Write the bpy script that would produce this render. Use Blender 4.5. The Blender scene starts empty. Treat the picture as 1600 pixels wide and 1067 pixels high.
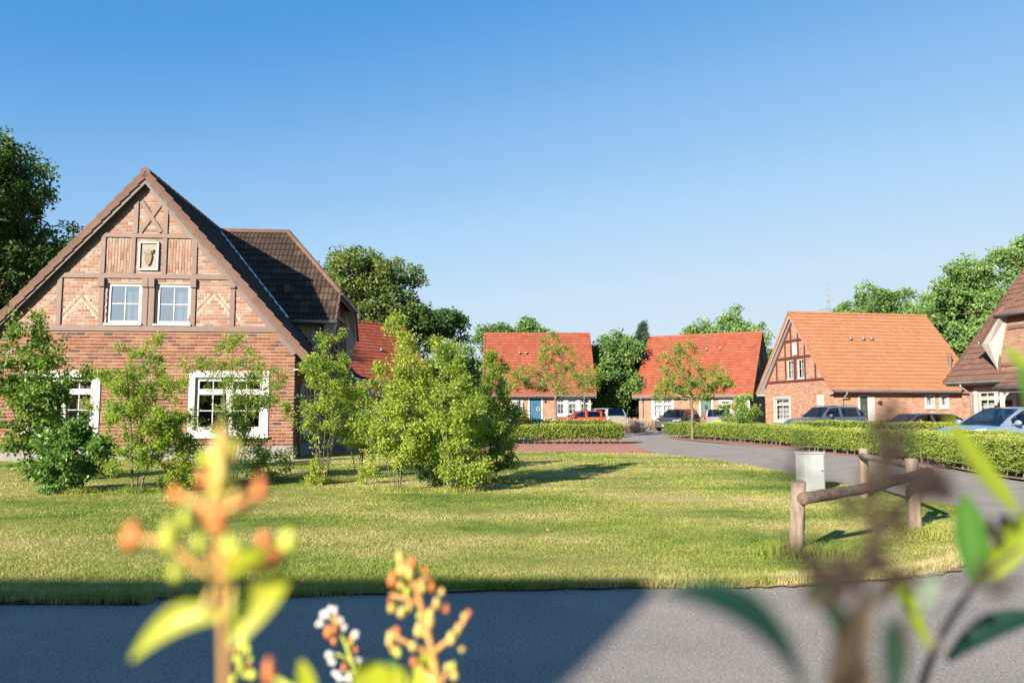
import bpy, bmesh, math, random
import numpy as np
from mathutils import Vector, Matrix, Quaternion
R = math.radians
sc = bpy.context.scene
COL = sc.collection
rng = np.random.default_rng(7)
random.seed(7)

# ------------------------------------------------------------------ camera, light, exposure
CAM_H, F, CX, CY, HOR = 1.25, 1200.0, 800.0, 533.5, 644.0
PITCH = math.atan((HOR - CY) / F)
cam = bpy.data.cameras.new('camera')
cam.sensor_width = 36; cam.lens = 36 * F / 1600
cam.clip_start = 0.05; cam.clip_end = 5000
cam.dof.use_dof = True; cam.dof.focus_distance = 20; cam.dof.aperture_fstop = 2.4
cam_ob = bpy.data.objects.new('camera', cam); COL.objects.link(cam_ob)
cam_ob.location = (0, 0, CAM_H); cam_ob.rotation_euler = (R(90) + PITCH, 0, 0)
sc.camera = cam_ob

SUN_EL = R(20.5)
SH = Vector((0.55, 0.835, 0)).normalized()             # the way shadows fall
world = bpy.data.worlds.new('World'); sc.world = world; world.use_nodes = True
wn = world.node_tree
sky = wn.nodes.new('ShaderNodeTexSky'); sky.sky_type = 'NISHITA'; sky.sun_disc = False
sky.sun_elevation = SUN_EL; sky.sun_rotation = math.atan2(-SH.x, -SH.y)
sky.air_density = 1.0; sky.dust_density = 0.1; sky.ozone_density = 4; sky.altitude = 0
# the sky's brightness graded like the film: its highlights roll off to a pale blue instead of clipping
bg = wn.nodes['Background']; bg.inputs[1].default_value = 0.1
sep = wn.nodes.new('ShaderNodeSeparateColor'); wn.links.new(sky.outputs[0], sep.inputs[0])
mg = wn.nodes.new('ShaderNodeMath'); mg.operation = 'MULTIPLY'; mg.inputs[1].default_value = .06 * 3.25 / 1.35; wn.links.new(sep.outputs[1], mg.inputs[0])
cr = wn.nodes.new('ShaderNodeValToRGB'); wn.links.new(mg.outputs[0], cr.inputs[0])
for i_, (v_, c_) in enumerate([(.12, (.07, .20, .42)), (.319, (.089, .342, .76)), (.479, (.262, .521, .87)), (.687, (.44, .687, .955)), (.98, (.597, .775, .94)), (1.34, (.67, .81, .92))]):
    e_ = cr.color_ramp.elements[i_] if i_ < 2 else cr.color_ramp.elements.new(v_ / 1.35)
    e_.position = v_ / 1.35; e_.color = (*c_, 1)
ml = wn.nodes.new('ShaderNodeVectorMath'); ml.operation = 'SCALE'; ml.inputs['Scale'].default_value = 1 / 3.25 / .1
wn.links.new(cr.outputs[0], ml.inputs[0]); wn.links.new(ml.outputs[0], bg.inputs[0])
sun = bpy.data.lights.new('sun', 'SUN'); sun.energy = 5.0; sun.angle = R(0.53); sun.color = (1, 0.88, 0.74)
sun_ob = bpy.data.objects.new('sun', sun); COL.objects.link(sun_ob)
d_ = Vector((SH.x, SH.y, -math.tan(SUN_EL)))
sun_ob.rotation_euler = d_.to_track_quat('-Z', 'Y').to_euler(); sun_ob.location = (-20, -30, 30)
sc.view_settings.view_transform = 'Standard'; sc.view_settings.look = 'None'
sc.view_settings.exposure = 1.7; sc.view_settings.gamma = 1
sc.render.engine = 'CYCLES'
sc.cycles.max_bounces = 6; sc.cycles.diffuse_bounces = 3; sc.cycles.glossy_bounces = 2
sc.cycles.transparent_max_bounces = 8; sc.cycles.transmission_bounces = 4
sc.cycles.caustics_reflective = False; sc.cycles.caustics_refractive = False

def ray(px, py):
    c, s = math.cos(PITCH), math.sin(PITCH)
    a, b = (px - CX) / F, (CY - py) / F
    return Vector((a, c - b * s, s + b * c))
def P(px, py, D):
    r = ray(px, py); return Vector((0, 0, CAM_H)) + r * (D / r.y)
def G(px, py, z=0.0):
    r = ray(px, py); return Vector((0, 0, CAM_H)) + r * ((z - CAM_H) / r.z)

# ------------------------------------------------------------------ objects
def mesh_obj(name, me, parent=None, mat=None):
    o = bpy.data.objects.new(name, me); COL.objects.link(o)
    if mat is not None and len(me.materials) == 0: me.materials.append(mat)
    if parent is not None: o.parent = parent
    return o
def empty(name, loc=(0, 0, 0), rz=0, label=None, cat=None, group=None):
    o = bpy.data.objects.new(name, None); COL.objects.link(o); o.location = loc
    o.rotation_euler = (0, 0, rz); o.empty_display_size = .2
    return tag(o, label, cat, group)
def tag(o, label=None, cat=None, group=None, kind=None):
    if label: o['label'] = label
    if cat: o['category'] = cat
    if group: o['group'] = group
    if kind: o['kind'] = kind
    return o
def copy_tree(o, parent=None):
    c = o.copy(); COL.objects.link(c)
    if parent is not None: c.parent = parent
    for ch in list(o.children): copy_tree(ch, c)
    return c

class MB:
    def __init__(s): s.v = []; s.f = []; s.t = []
    def add(s, vs, fs, t=0.5):
        n = len(s.v); s.v += [tuple(v) for v in vs]; s.f += [tuple(n + i for i in f) for f in fs]; s.t += [t] * len(vs)
        return s
    def box(s, x0, x1, y0, y1, z0, z1, fn=None, t=0.5):
        vs = [(x, y, z) for z in (z0, z1) for y in (y0, y1) for x in (x0, x1)]
        if fn: vs = [fn(*v) for v in vs]
        return s.add(vs, [(0, 2, 3, 1), (4, 5, 7, 6), (0, 1, 5, 4), (2, 6, 7, 3), (0, 4, 6, 2), (1, 3, 7, 5)], t)
    def tube(s, pts, rs, n=8, cap=True, t=0.5):
        pts = [Vector(p) for p in pts]
        if not hasattr(rs, '__len__'): rs = [rs] * len(pts)
        base = len(s.v); ref = Vector((0.13, 0.21, 1)).normalized()
        for i, p in enumerate(pts):
            d = (pts[min(i + 1, len(pts) - 1)] - pts[max(i - 1, 0)])
            d = d.normalized() if d.length > 1e-9 else Vector((0, 0, 1))
            if abs(d.dot(ref)) > .95: ref = Vector((1, 0.1, 0)).normalized()
            a = d.cross(ref).normalized(); b = d.cross(a)
            for k in range(n):
                th = 2 * math.pi * k / n
                s.v.append(tuple(p + (a * math.cos(th) + b * math.sin(th)) * rs[i])); s.t.append(t)
        for i in range(len(pts) - 1):
            for k in range(n):
                k2 = (k + 1) % n; o = base + i * n
                s.f.append((o + k, o + k2, o + n + k2, o + n + k))
        if cap:
            s.f.append(tuple(base + k for k in range(n))); e = base + (len(pts) - 1) * n
            s.f.append(tuple(e + k for k in reversed(range(n))))
        return s
    def ball(s, c, r, n=8, m=6, sc3=(1, 1, 1), t=0.5):
        base = len(s.v)
        for j in range(m + 1):
            ph = math.pi * j / m
            for k in range(n):
                th = 2 * math.pi * k / n
                s.v.append((c[0] + r * sc3[0] * math.sin(ph) * math.cos(th), c[1] + r * sc3[1] * math.sin(ph) * math.sin(th), c[2] + r * sc3[2] * math.cos(ph))); s.t.append(t)
        for j in range(m):
            for k in range(n):
                k2 = (k + 1) % n
                s.f.append((base + j * n + k, base + (j + 1) * n + k, base + (j + 1) * n + k2, base + j * n + k2))
        return s
    def mesh(s, name, mat=None, smooth=False, recalc=True):
        me = bpy.data.meshes.new(name); me.from_pydata(s.v, [], s.f)
        a = me.attributes.new('tint', 'FLOAT', 'POINT'); a.data.foreach_set('value', s.t)
        if recalc:
            bm = bmesh.new(); bm.from_mesh(me); bmesh.ops.recalc_face_normals(bm, faces=bm.faces); bm.to_mesh(me); bm.free()
        if smooth: me.polygons.foreach_set('use_smooth', [True] * len(me.polygons))
        if mat: me.materials.append(mat)
        me.update(); return me
    def build(s, name, mat, parent=None, smooth=False, bevel=0, recalc=True):
        o = mesh_obj(name, s.mesh(name, mat, smooth, recalc), parent)
        if bevel:
            m = o.modifiers.new('bevel', 'BEVEL'); m.width = bevel; m.segments = 2; m.limit_method = 'ANGLE'
        return o

def np_mesh(name, verts, faces, tint=None, mat=None, smooth=False):
    """verts (N,3), faces (M,k) all of the same size"""
    me = bpy.data.meshes.new(name); N = len(verts); M, k = faces.shape
    me.vertices.add(N); me.vertices.foreach_set('co', np.asarray(verts, np.float32).ravel())
    me.loops.add(M * k); me.loops.foreach_set('vertex_index', faces.astype(np.int32).ravel())
    me.polygons.add(M); me.polygons.foreach_set('loop_start', np.arange(0, M * k, k, dtype=np.int32))
    me.polygons.foreach_set('loop_total', np.full(M, k, np.int32))
    if tint is not None:
        a = me.attributes.new('tint', 'FLOAT', 'POINT'); a.data.foreach_set('value', np.asarray(tint, np.float32))
    me.update(calc_edges=True)
    me.polygons.foreach_set('use_smooth', np.full(M, bool(smooth)))
    if mat: me.materials.append(mat)
    return me

# ------------------------------------------------------------------ materials
def new_mat(name):
    m = bpy.data.materials.new(name); m.use_nodes = True; nt = m.node_tree; nt.nodes.clear()
    out = nt.nodes.new('ShaderNodeOutputMaterial'); return m, nt, out
def N(nt, typ, **kw):
    n = nt.nodes.new(typ)
    for k, v in kw.items():
        if k.startswith('i_'):
            k2 = k[2:]; n.inputs[int(k2) if k2.isdigit() else k2].default_value = v
        else: setattr(n, k, v)
    return n
def ramp(nt, fac, stops, interp='LINEAR'):
    r = nt.nodes.new('ShaderNodeValToRGB'); r.color_ramp.interpolation = interp
    els = r.color_ramp.elements
    while len(els) < len(stops): els.new(0.5)
    for e, (p, c) in zip(els, stops): e.position = p; e.color = (*c[:3], 1)
    nt.links.new(fac, r.inputs[0]); return r.outputs[0]
def noise(nt, scale, detail=4, rough=.55, vec=None, coord='Object', stretch=None):
    if coord != 'World':
        tc = nt.nodes.new('ShaderNodeTexCoord'); v = tc.outputs[coord]
    else:
        g = nt.nodes.new('ShaderNodeNewGeometry'); v = g.outputs['Position']
    if stretch:
        mp = nt.nodes.new('ShaderNodeMapping'); mp.inputs['Scale'].default_value = stretch
        nt.links.new(v, mp.inputs[0]); v = mp.outputs[0]
    n = N(nt, 'ShaderNodeTexNoise'); n.inputs['Scale'].default_value = scale
    n.inputs['Detail'].default_value = detail; n.inputs['Roughness'].default_value = rough
    nt.links.new(v, n.inputs['Vector']); return n.outputs[0]
def math_(nt, op, a, b=None, clamp=False):
    m = N(nt, 'ShaderNodeMath', operation=op, use_clamp=clamp)
    for i, x in enumerate((a, b)):
        if x is None: continue
        if isinstance(x, (int, float)): m.inputs[i].default_value = x
        else: nt.links.new(x, m.inputs[i])
    return m.outputs[0]
def mixc(nt, fac, a, b, mode='MIX'):
    m = N(nt, 'ShaderNodeMix', data_type='RGBA', blend_type=mode)
    for sock, x in ((m.inputs[0], fac), (m.inputs[6], a), (m.inputs[7], b)):
        if isinstance(x, (int, float)): sock.default_value = x
        elif isinstance(x, tuple): sock.default_value = (*x[:3], 1)
        else: nt.links.new(x, sock)
    return m.outputs[2]
def attr(nt, name='tint'):
    a = nt.nodes.new('ShaderNodeAttribute'); a.attribute_name = name; return a.outputs['Fac']
def bump(nt, h, strength, dist=.01):
    b = N(nt, 'ShaderNodeBump'); b.inputs['Strength'].default_value = strength; b.inputs['Distance'].default_value = dist
    nt.links.new(h, b.inputs['Height']); return b.outputs[0]

def mat_plain(name, col, rough=.6, var=.12, scale=6, bmp=.1, metal=0, spec=.4, coat=0):
    m, nt, out = new_mat(name); p = N(nt, 'ShaderNodeBsdfPrincipled')
    n = noise(nt, scale, 5)
    lo = tuple(max(0, c * (1 - var)) for c in col); hi = tuple(min(1, c * (1 + var)) for c in col)
    nt.links.new(ramp(nt, n, [(.3, lo), (.7, hi)]), p.inputs['Base Color'])
    p.inputs['Roughness'].default_value = rough; p.inputs['Metallic'].default_value = metal
    p.inputs['Specular IOR Level'].default_value = spec
    if coat: p.inputs['Coat Weight'].default_value = coat; p.inputs['Coat Roughness'].default_value = .03
    if bmp: nt.links.new(bump(nt, noise(nt, scale * 12, 3), bmp, .004), p.inputs['Normal'])
    nt.links.new(p.outputs[0], out.inputs[0]); return m

def mat_pieces(name, stops, rough=.8, dirt=(.1, .09, .07), dirt_amt=.3, spec=.25, nscale=30, bmp=.4, dscale=1.5):
    """bricks and tiles: colour of each piece from its tint, grain and dirt on top"""
    m, nt, out = new_mat(name); p = N(nt, 'ShaderNodeBsdfPrincipled')
    c = ramp(nt, attr(nt), stops)
    g = noise(nt, nscale, 4)
    c = mixc(nt, .35, c, ramp(nt, g, [(.3, (.25, .25, .25)), (.7, (1, 1, 1))]), 'MULTIPLY')
    dn = noise(nt, dscale, 6, .65)
    c = mixc(nt, math_(nt, 'MULTIPLY', ramp(nt, dn, [(.5, (0, 0, 0)), (.75, (1, 1, 1))]), dirt_amt), c, dirt)
    nt.links.new(c, p.inputs['Base Color'])
    p.inputs['Roughness'].default_value = rough; p.inputs['Specular IOR Level'].default_value = spec
    nt.links.new(bump(nt, g, bmp, .004), p.inputs['Normal'])
    nt.links.new(p.outputs[0], out.inputs[0]); return m

def mat_brickwall(name, c1, c2, c3, mortar, bw=.225, bh=.08):
    m, nt, out = new_mat(name); p = N(nt, 'ShaderNodeBsdfPrincipled')
    uv = N(nt, 'ShaderNodeUVMap'); uv.uv_map = 'uv'
    b = N(nt, 'ShaderNodeTexBrick'); nt.links.new(uv.outputs[0], b.inputs['Vector'])
    b.inputs['Scale'].default_value = 1; b.inputs['Brick Width'].default_value = bw; b.inputs['Row Height'].default_value = bh
    b.inputs['Mortar Size'].default_value = .007; b.inputs['Mortar Smooth'].default_value = .1; b.inputs['Bias'].default_value = 0
    b.inputs['Color1'].default_value = (0, 0, 0, 1); b.inputs['Color2'].default_value = (1, 1, 1, 1); b.inputs['Mortar'].default_value = (.5, .5, .5, 1)
    c = ramp(nt, b.outputs['Color'], [(0, c1), (.45, c2), (1, c3)])
    g = noise(nt, 2.2, 6, .6); c = mixc(nt, .3, c, ramp(nt, g, [(.3, (.5, .48, .46)), (.7, (1, 1, 1))]), 'MULTIPLY')
    c = mixc(nt, b.outputs['Fac'], c, mortar)
    nt.links.new(c, p.inputs['Base Color']); p.inputs['Roughness'].default_value = .85; p.inputs['Specular IOR Level'].default_value = .2
    inv = math_(nt, 'SUBTRACT', 1.0, b.outputs['Fac'])
    nt.links.new(bump(nt, inv, .8, .008), p.inputs['Normal'])
    nt.links.new(p.outputs[0], out.inputs[0]); return m

def mat_leaf(name, stops, trans=.35, transcol=(.25, .45, .05), rough=.5, spec=.35, wscale=.6):
    m, nt, out = new_mat(name); p = N(nt, 'ShaderNodeBsdfPrincipled')
    t = attr(nt); w = noise(nt, wscale, 3, coord='World')
    t2 = math_(nt, 'ADD', t, math_(nt, 'MULTIPLY', math_(nt, 'SUBTRACT', w, .5), .5), True)
    c = ramp(nt, t2, stops)
    nt.links.new(c, p.inputs['Base Color']); p.inputs['Roughness'].default_value = rough; p.inputs['Specular IOR Level'].default_value = spec
    tr = N(nt, 'ShaderNodeBsdfTranslucent'); c2 = mixc(nt, .55, c, transcol); nt.links.new(c2, tr.inputs[0])
    mx = N(nt, 'ShaderNodeMixShader'); mx.inputs[0].default_value = trans
    nt.links.new(p.outputs[0], mx.inputs[1]); nt.links.new(tr.outputs[0], mx.inputs[2]); nt.links.new(mx.outputs[0], out.inputs[0]); return m

def mat_glass(name, tint=(.75, .8, .82), refl=.22, rough=.02):
    m, nt, out = new_mat(name)
    g = N(nt, 'ShaderNodeBsdfGlossy'); g.inputs['Roughness'].default_value = rough; g.inputs['Color'].default_value = (.95, .97, 1, 1)
    t = N(nt, 'ShaderNodeBsdfTransparent'); t.inputs[0].default_value = (*tint, 1)
    lw = N(nt, 'ShaderNodeLayerWeight'); lw.inputs[0].default_value = .5
    f = math_(nt, 'ADD', math_(nt, 'MULTIPLY', math_(nt, 'POWER', lw.outputs['Facing'], 4.0), .8), refl, True)
    nt.links.new(bump(nt, noise(nt, 1.1, 2), .05, .05), g.inputs['Normal'])
    mx = N(nt, 'ShaderNodeMixShader'); nt.links.new(f, mx.inputs[0]); nt.links.new(t.outputs[0], mx.inputs[1]); nt.links.new(g.outputs[0], mx.inputs[2])
    nt.links.new(mx.outputs[0], out.inputs[0]); return m

def mat_paint(name, col, metallic=.3, rough=.35):
    m, nt, out = new_mat(name); p = N(nt, 'ShaderNodeBsdfPrincipled')
    c = mixc(nt, .12, col, ramp(nt, noise(nt, 3, 4), [(.35, tuple(x * .6 for x in col)), (.7, (.35, .33, .3))]))
    nt.links.new(c, p.inputs['Base Color']); p.inputs['Metallic'].default_value = metallic; p.inputs['Roughness'].default_value = rough
    p.inputs['Coat Weight'].default_value = 1; p.inputs['Coat Roughness'].default_value = .04
    nt.links.new(p.outputs[0], out.inputs[0]); return m

M = {}
M['brick_red'] = mat_pieces('brick_red', [(0, (.035, .026, .024)), (.14, (.075, .038, .030)), (.3, (.13, .042, .024)), (.6, (.175, .062, .030)), (.85, (.20, .095, .05)), (1, (.16, .11, .075))])
M['brick_pale'] = mat_pieces('brick_pale', [(0, (.15, .115, .105)), (.15, (.21, .095, .062)), (.4, (.245, .145, .105)), (.7, (.265, .195, .155)), (1, (.285, .24, .21))])
M['mortar'] = mat_plain('mortar', (.32, .265, .215), .9, .12, 8, .3)
M['timber'] = mat_plain('timber', (.112, .072, .058), .6, .12, 5, .15)
M['timber_red'] = mat_plain('timber_red', (.075, .022, .018), .6, .12, 5, .15)
M['white'] = mat_plain('white_paint', (.32, .32, .315), .45, .05, 3, .05)
M['cream'] = mat_plain('cream_board', (.26, .25, .23), .55, .07, 3, .1)
M['plinth'] = mat_plain('plinth_render', (.17, .165, .16), .9, .1, 4, .3)
M['fascia_brown'] = mat_plain('fascia_brown', (.085, .07, .06), .6, .15, 5, .1)
M['zinc'] = mat_plain('zinc', (.22, .23, .235), .45, .18, 4, .05, .5)
M['lead'] = mat_plain('lead_flashing', (.50, .58, .62), .6, .25, 5, .2, 0)
M['tile_dark'] = mat_pieces('tile_dark', [(0, (.032, .021, .016)), (.5, (.050, .032, .023)), (1, (.075, .050, .036))], .75, (.085, .078, .045), .35, .3, 26, .4, 2.5)
M['tile_brown'] = mat_pieces('tile_brown', [(0, (.10, .054, .040)), (.5, (.115, .063, .046)), (1, (.13, .073, .055))], .75, (.06, .055, .04), .25, .3, 26, .4, 1.5)
M['tile_red'] = mat_pieces('tile_red', [(0, (.21, .048, .025)), (.5, (.235, .062, .032)), (1, (.25, .075, .042))], .7, (.12, .06, .035), .5, .35, 20, .3, .8)
M['tile_orange'] = mat_pieces('tile_orange', [(0, (.285, .125, .062)), (.5, (.305, .138, .070)), (1, (.32, .150, .080))], .65, (.15, .08, .045), .35, .3, 20, .3, .8)
M['tile_crimson'] = mat_pieces('tile_crimson', [(0, (.22, .048, .024)), (.5, (.25, .060, .030)), (1, (.275, .072, .038))], .7, (.10, .05, .03), .5, .35, 20, .3, .8)
M['wall_far'] = mat_brickwall('wall_far', (.21, .085, .05), (.28, .145, .09), (.33, .20, .14), (.34, .28, .22))
M['wall_pale'] = mat_brickwall('wall_pale', (.19, .085, .05), (.23, .125, .08), (.25, .165, .125), (.26, .21, .17))
M['wall_red'] = mat_brickwall('wall_red', (.10, .032, .02), (.16, .055, .032), (.20, .09, .055), (.20, .16, .13))
M['glass'] = mat_glass('window_glass')
M['glass_sky'] = mat_glass('upper_window_glass', (.7, .75, .8), .62)
M['curtain'] = mat_plain('curtain_cloth', (.45, .44, .42), .9, .08, 4, .05)
M['curtain_dark'] = mat_plain('curtain_taupe', (.24, .18, .14), .9, .12, 4, .05)
M['door_blue'] = mat_plain('door_blue', (.022, .085, .15), .4, .1, 4, .05)
M['door_green'] = mat_plain('door_green', (.018, .06, .045), .4, .1, 4, .05)
M['door_dark'] = mat_plain('door_dark_green', (.035, .045, .03), .4, .1, 4, .05)
M['metal'] = mat_plain('steel', (.5, .5, .5), .3, .1, 8, 0, 1)
M['black_plastic'] = mat_plain('black_plastic', (.02, .02, .022), .5, .15, 8, .05)
M['bark'] = mat_plain('bark', (.07, .052, .036), .9, .35, 9, .6)
M['bark_grey'] = mat_plain('bark_grey', (.115, .092, .062), .9, .3, 14, .6)
M['bark_pale'] = mat_plain('bark_pale', (.13, .098, .058), .85, .25, 14, .5)
M['stone_relief'] = mat_plain('stone_relief', (.22, .185, .15), .8, .1, 10, .3)
M['relief_pink'] = mat_plain('relief_pink', (.17, .115, .09), .8, .15, 12, .4)
M['relief_green'] = mat_plain('relief_green', (.13, .18, .13), .8, .15, 12, .4)
# ------------------------------------------------------------------ ground materials
def lawn_color(nt):
    a = noise(nt, .5, 4, .5, coord='World', stretch=(.6, 1.0, 1)); b = noise(nt, 3.5, 4, .6, coord='World'); c = noise(nt, 40, 2, coord='World')
    s = math_(nt, 'ADD', math_(nt, 'MULTIPLY', a, .85), math_(nt, 'MULTIPLY', b, .3))
    base = ramp(nt, s, [(.42, (.06, .12, .02)), (.52, (.15, .19, .04)), (.63, (.24, .235, .075)), (.75, (.36, .30, .15))])
    return mixc(nt, .5, base, ramp(nt, c, [(.3, (.45, .45, .45)), (.7, (1.1, 1.1, 1.0))]), 'MULTIPLY')
m, nt, out = new_mat('lawn_ground'); p = N(nt, 'ShaderNodeBsdfPrincipled')
nt.links.new(lawn_color(nt), p.inputs['Base Color']); p.inputs['Roughness'].default_value = .95; p.inputs['Specular IOR Level'].default_value = .1
nt.links.new(bump(nt, noise(nt, 60, 3, coord='World'), .8, .02), p.inputs['Normal']); nt.links.new(p.outputs[0], out.inputs[0]); M['lawn'] = m
m, nt, out = new_mat('grass_blade'); p = N(nt, 'ShaderNodeBsdfPrincipled')
a = noise(nt, .5, 4, .5, coord='World', stretch=(.6, 1.0, 1)); b = noise(nt, 3.5, 4, .6, coord='World')
s = math_(nt, 'ADD', math_(nt, 'ADD', math_(nt, 'MULTIPLY', a, .85), math_(nt, 'MULTIPLY', b, .3)), math_(nt, 'MULTIPLY', math_(nt, 'SUBTRACT', attr(nt), .5), .20))
c = ramp(nt, s, [(.38, (.07, .145, .018)), (.485, (.165, .225, .032)), (.59, (.275, .28, .065)), (.72, (.44, .38, .18))])
nt.links.new(c, p.inputs['Base Color']); p.inputs['Roughness'].default_value = .55; p.inputs['Specular IOR Level'].default_value = .3
tr = N(nt, 'ShaderNodeBsdfTranslucent'); nt.links.new(mixc(nt, .4, c, (.3, .5, .06)), tr.inputs[0])
mx = N(nt, 'ShaderNodeMixShader'); mx.inputs[0].default_value = .3
nt.links.new(p.outputs[0], mx.inputs[1]); nt.links.new(tr.outputs[0], mx.inputs[2]); nt.links.new(mx.outputs[0], out.inputs[0]); M['blade'] = m

def mat_asphalt(name, col):
    m, nt, out = new_mat(name); p = N(nt, 'ShaderNodeBsdfPrincipled')
    sp = noise(nt, 75, 5, .75, coord='World'); bl = noise(nt, 1.1, 5, .6, coord='World'); fine = noise(nt, 140, 1, coord='World')
    c = ramp(nt, sp, [(.34, tuple(x * .45 for x in col)), (.52, col), (.66, tuple(min(1, x * 1.7) for x in col))])
    c = mixc(nt, .5, c, ramp(nt, bl, [(.35, (.62, .62, .63)), (.65, (1, 1, 1))]), 'MULTIPLY')
    c = mixc(nt, ramp(nt, fine, [(.70, (0, 0, 0)), (.76, (1, 1, 1))]), c, (.42, .40, .37))
    nt.links.new(c, p.inputs['Base Color']); p.inputs['Roughness'].default_value = .85; p.inputs['Specular IOR Level'].default_value = .3
    nt.links.new(bump(nt, sp, .9, .006), p.inputs['Normal']); nt.links.new(p.outputs[0], out.inputs[0]); return m
M['asphalt'] = mat_asphalt('asphalt', (.255, .232, .205))
m, nt, out = new_mat('clinker_paving'); p = N(nt, 'ShaderNodeBsdfPrincipled')
g = nt.nodes.new('ShaderNodeNewGeometry'); b = N(nt, 'ShaderNodeTexBrick'); nt.links.new(g.outputs['Position'], b.inputs['Vector'])
for k, v in (('Scale', 1), ('Brick Width', .21), ('Row Height', .07), ('Mortar Size', .005)): b.inputs[k].default_value = v
b.inputs['Color1'].default_value = (.30, .10, .07, 1); b.inputs['Color2'].default_value = (.40, .17, .12, 1); b.inputs['Mortar'].default_value = (.24, .17, .13, 1)
c = mixc(nt, .5, b.outputs['Color'], ramp(nt, noise(nt, 1.3, 5, coord='World'), [(.3, (.7, .7, .7)), (.7, (1, 1, 1))]), 'MULTIPLY')
nt.links.new(c, p.inputs['Base Color']); p.inputs['Roughness'].default_value = .85; nt.links.new(p.outputs[0], out.inputs[0]); M['paving'] = m
M['earth'] = mat_plain('earth', (.22, .15, .095), .95, .35, 3, .8)
M['kerb'] = mat_plain('kerb_concrete', (.27, .25, .23), .9, .12, 6, .3)

# ------------------------------------------------------------------ ground
def sheet(name, pts, z, mat, kind='structure'):
    me = bpy.data.meshes.new(name); me.from_pydata([(p[0], p[1], z) for p in pts], [], [tuple(range(len(pts)))])
    bm = bmesh.new(); bm.from_mesh(me); bmesh.ops.triangulate(bm, faces=bm.faces)
    for f in bm.faces:
        if f.normal.z < 0: f.normal_flip()
    bm.to_mesh(me); bm.free()
    o = mesh_obj(name, me, None, mat); o['kind'] = kind; return o
sheet('ground', [(-1500, -600), (1500, -600), (1500, 2500), (-1500, 2500)], -.03, M['lawn'])

def smooth_line(pts, n=8):
    out = []; m = len(pts)
    for i in range(m - 1):
        p0 = Vector(pts[max(i - 1, 0)]); p1 = Vector(pts[i]); p2 = Vector(pts[i + 1]); p3 = Vector(pts[min(i + 2, m - 1)])
        for k in range(n):
            t = k / n
            out.append(tuple(.5 * ((2 * p1) + (-p0 + p2) * t + (2 * p0 - 5 * p1 + 4 * p2 - p3) * t * t + (-p0 + 3 * p1 - 3 * p2 + p3) * t ** 3)))
    out.append(tuple(pts[-1])); return out
g2 = lambda px, py: tuple(G(px, py))[:2]
# lawn outline: near edge from left to right, the tip by the barrier, then back along the road
near = [(-30, 4.9), g2(-300, 942), g2(0, 937), g2(400, 929), g2(800, 919), g2(1100, 914), g2(1235, 911), g2(1380, 901), g2(1470, 890), g2(1520, 868)]
tipr = [g2(1545, 838), g2(1530, 806), g2(1480, 787), g2(1400, 771), g2(1300, 752), g2(1230, 738), g2(1120, 719), g2(1020, 708)]
far = [g2(900, 705.5), g2(800, 705), (-4, 24.4), (-30, 24.4)]
lawn_edge = smooth_line(near, 6) + smooth_line(tipr, 6) + far
sheet('lawn', lawn_edge, .002, M['lawn'])
EDGE = np.array(lawn_edge)
# the asphalt path in front and the road behind are one surface
road = [(-60, -3.5), (60, -3.5), (60, 13), (10.6, 12.6), g2(1600, 752), g2(1450, 727), g2(1340, 712), g2(1230, 700), g2(1150, 694), g2(1080, 689), g2(1040, 683),
        (9.2, 40), (9.6, 48), (30, 48), (30, 66), (-12, 64), (-12, 50), (5.4, 50), (5.6, 40), g2(975, 690), g2(1000, 699), g2(1020, 708), (3, 20), (-60, 20)]
sheet('road', road, -.012, M['asphalt'])
sheet('paving', [(-30, 24.3), (4.4, 24.3), g2(1020, 706), g2(1005, 700), g2(975, 689), (5.4, 33), (5.2, 40), (-12, 46), (-30, 46)], -.006, M['paving'])
sheet('parking_paving', [g2(1150, 694), g2(1230, 700.5), g2(1340, 712.5), g2(1450, 727.5), (10.9, 13.5), (30, 13.5), (34, 48), (9.6, 48), (9.2, 40), g2(1045, 684)], -.004, M['paving'])
# worn earth strip along the near edge of the lawn
def ribbon(name, line, wfun, z, mat):
    vs, fs = [], []
    for i, p in enumerate(line):
        a = Vector(line[max(i - 1, 0)]); b = Vector(line[min(i + 1, len(line) - 1)]); d = (b - a).normalized(); n = Vector((-d.y, d.x)); w0, w1 = wfun(i)
        vs += [(p[0] + n.x * w0, p[1] + n.y * w0, z), (p[0] + n.x * w1, p[1] + n.y * w1, z)]
        if i: k = 2 * i; fs.append((k - 2, k - 1, k + 1, k))
    me = bpy.data.meshes.new(name); me.from_pydata(vs, [], fs); o = mesh_obj(name, me, None, mat); o['kind'] = 'structure'; return o
ln = smooth_line(near, 12)
ribbon('earth_strip', ln, lambda i: (-.025 - .02 * math.sin(i * 1.7) - .03 * random.random() - (.05 if ln[i][0] > 1.6 else 0), .05 + (.16 + .06 * math.sin(i * .9)) * (1 if ln[i][0] > 1.6 else .15)), .005, M['earth'])
hl = smooth_line([(8.2, 38.8), g2(1160, 692), g2(1260, 700), g2(1340, 710), g2(1450, 724), g2(1600, 750), (10.2, 12.5)], 8)
ribbon('kerb', hl, lambda i: (-.06, .06), .02, M['kerb'])
ribbon('hedge_bed', hl, lambda i: (.05, 1.5), .004, M['earth'])

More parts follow.
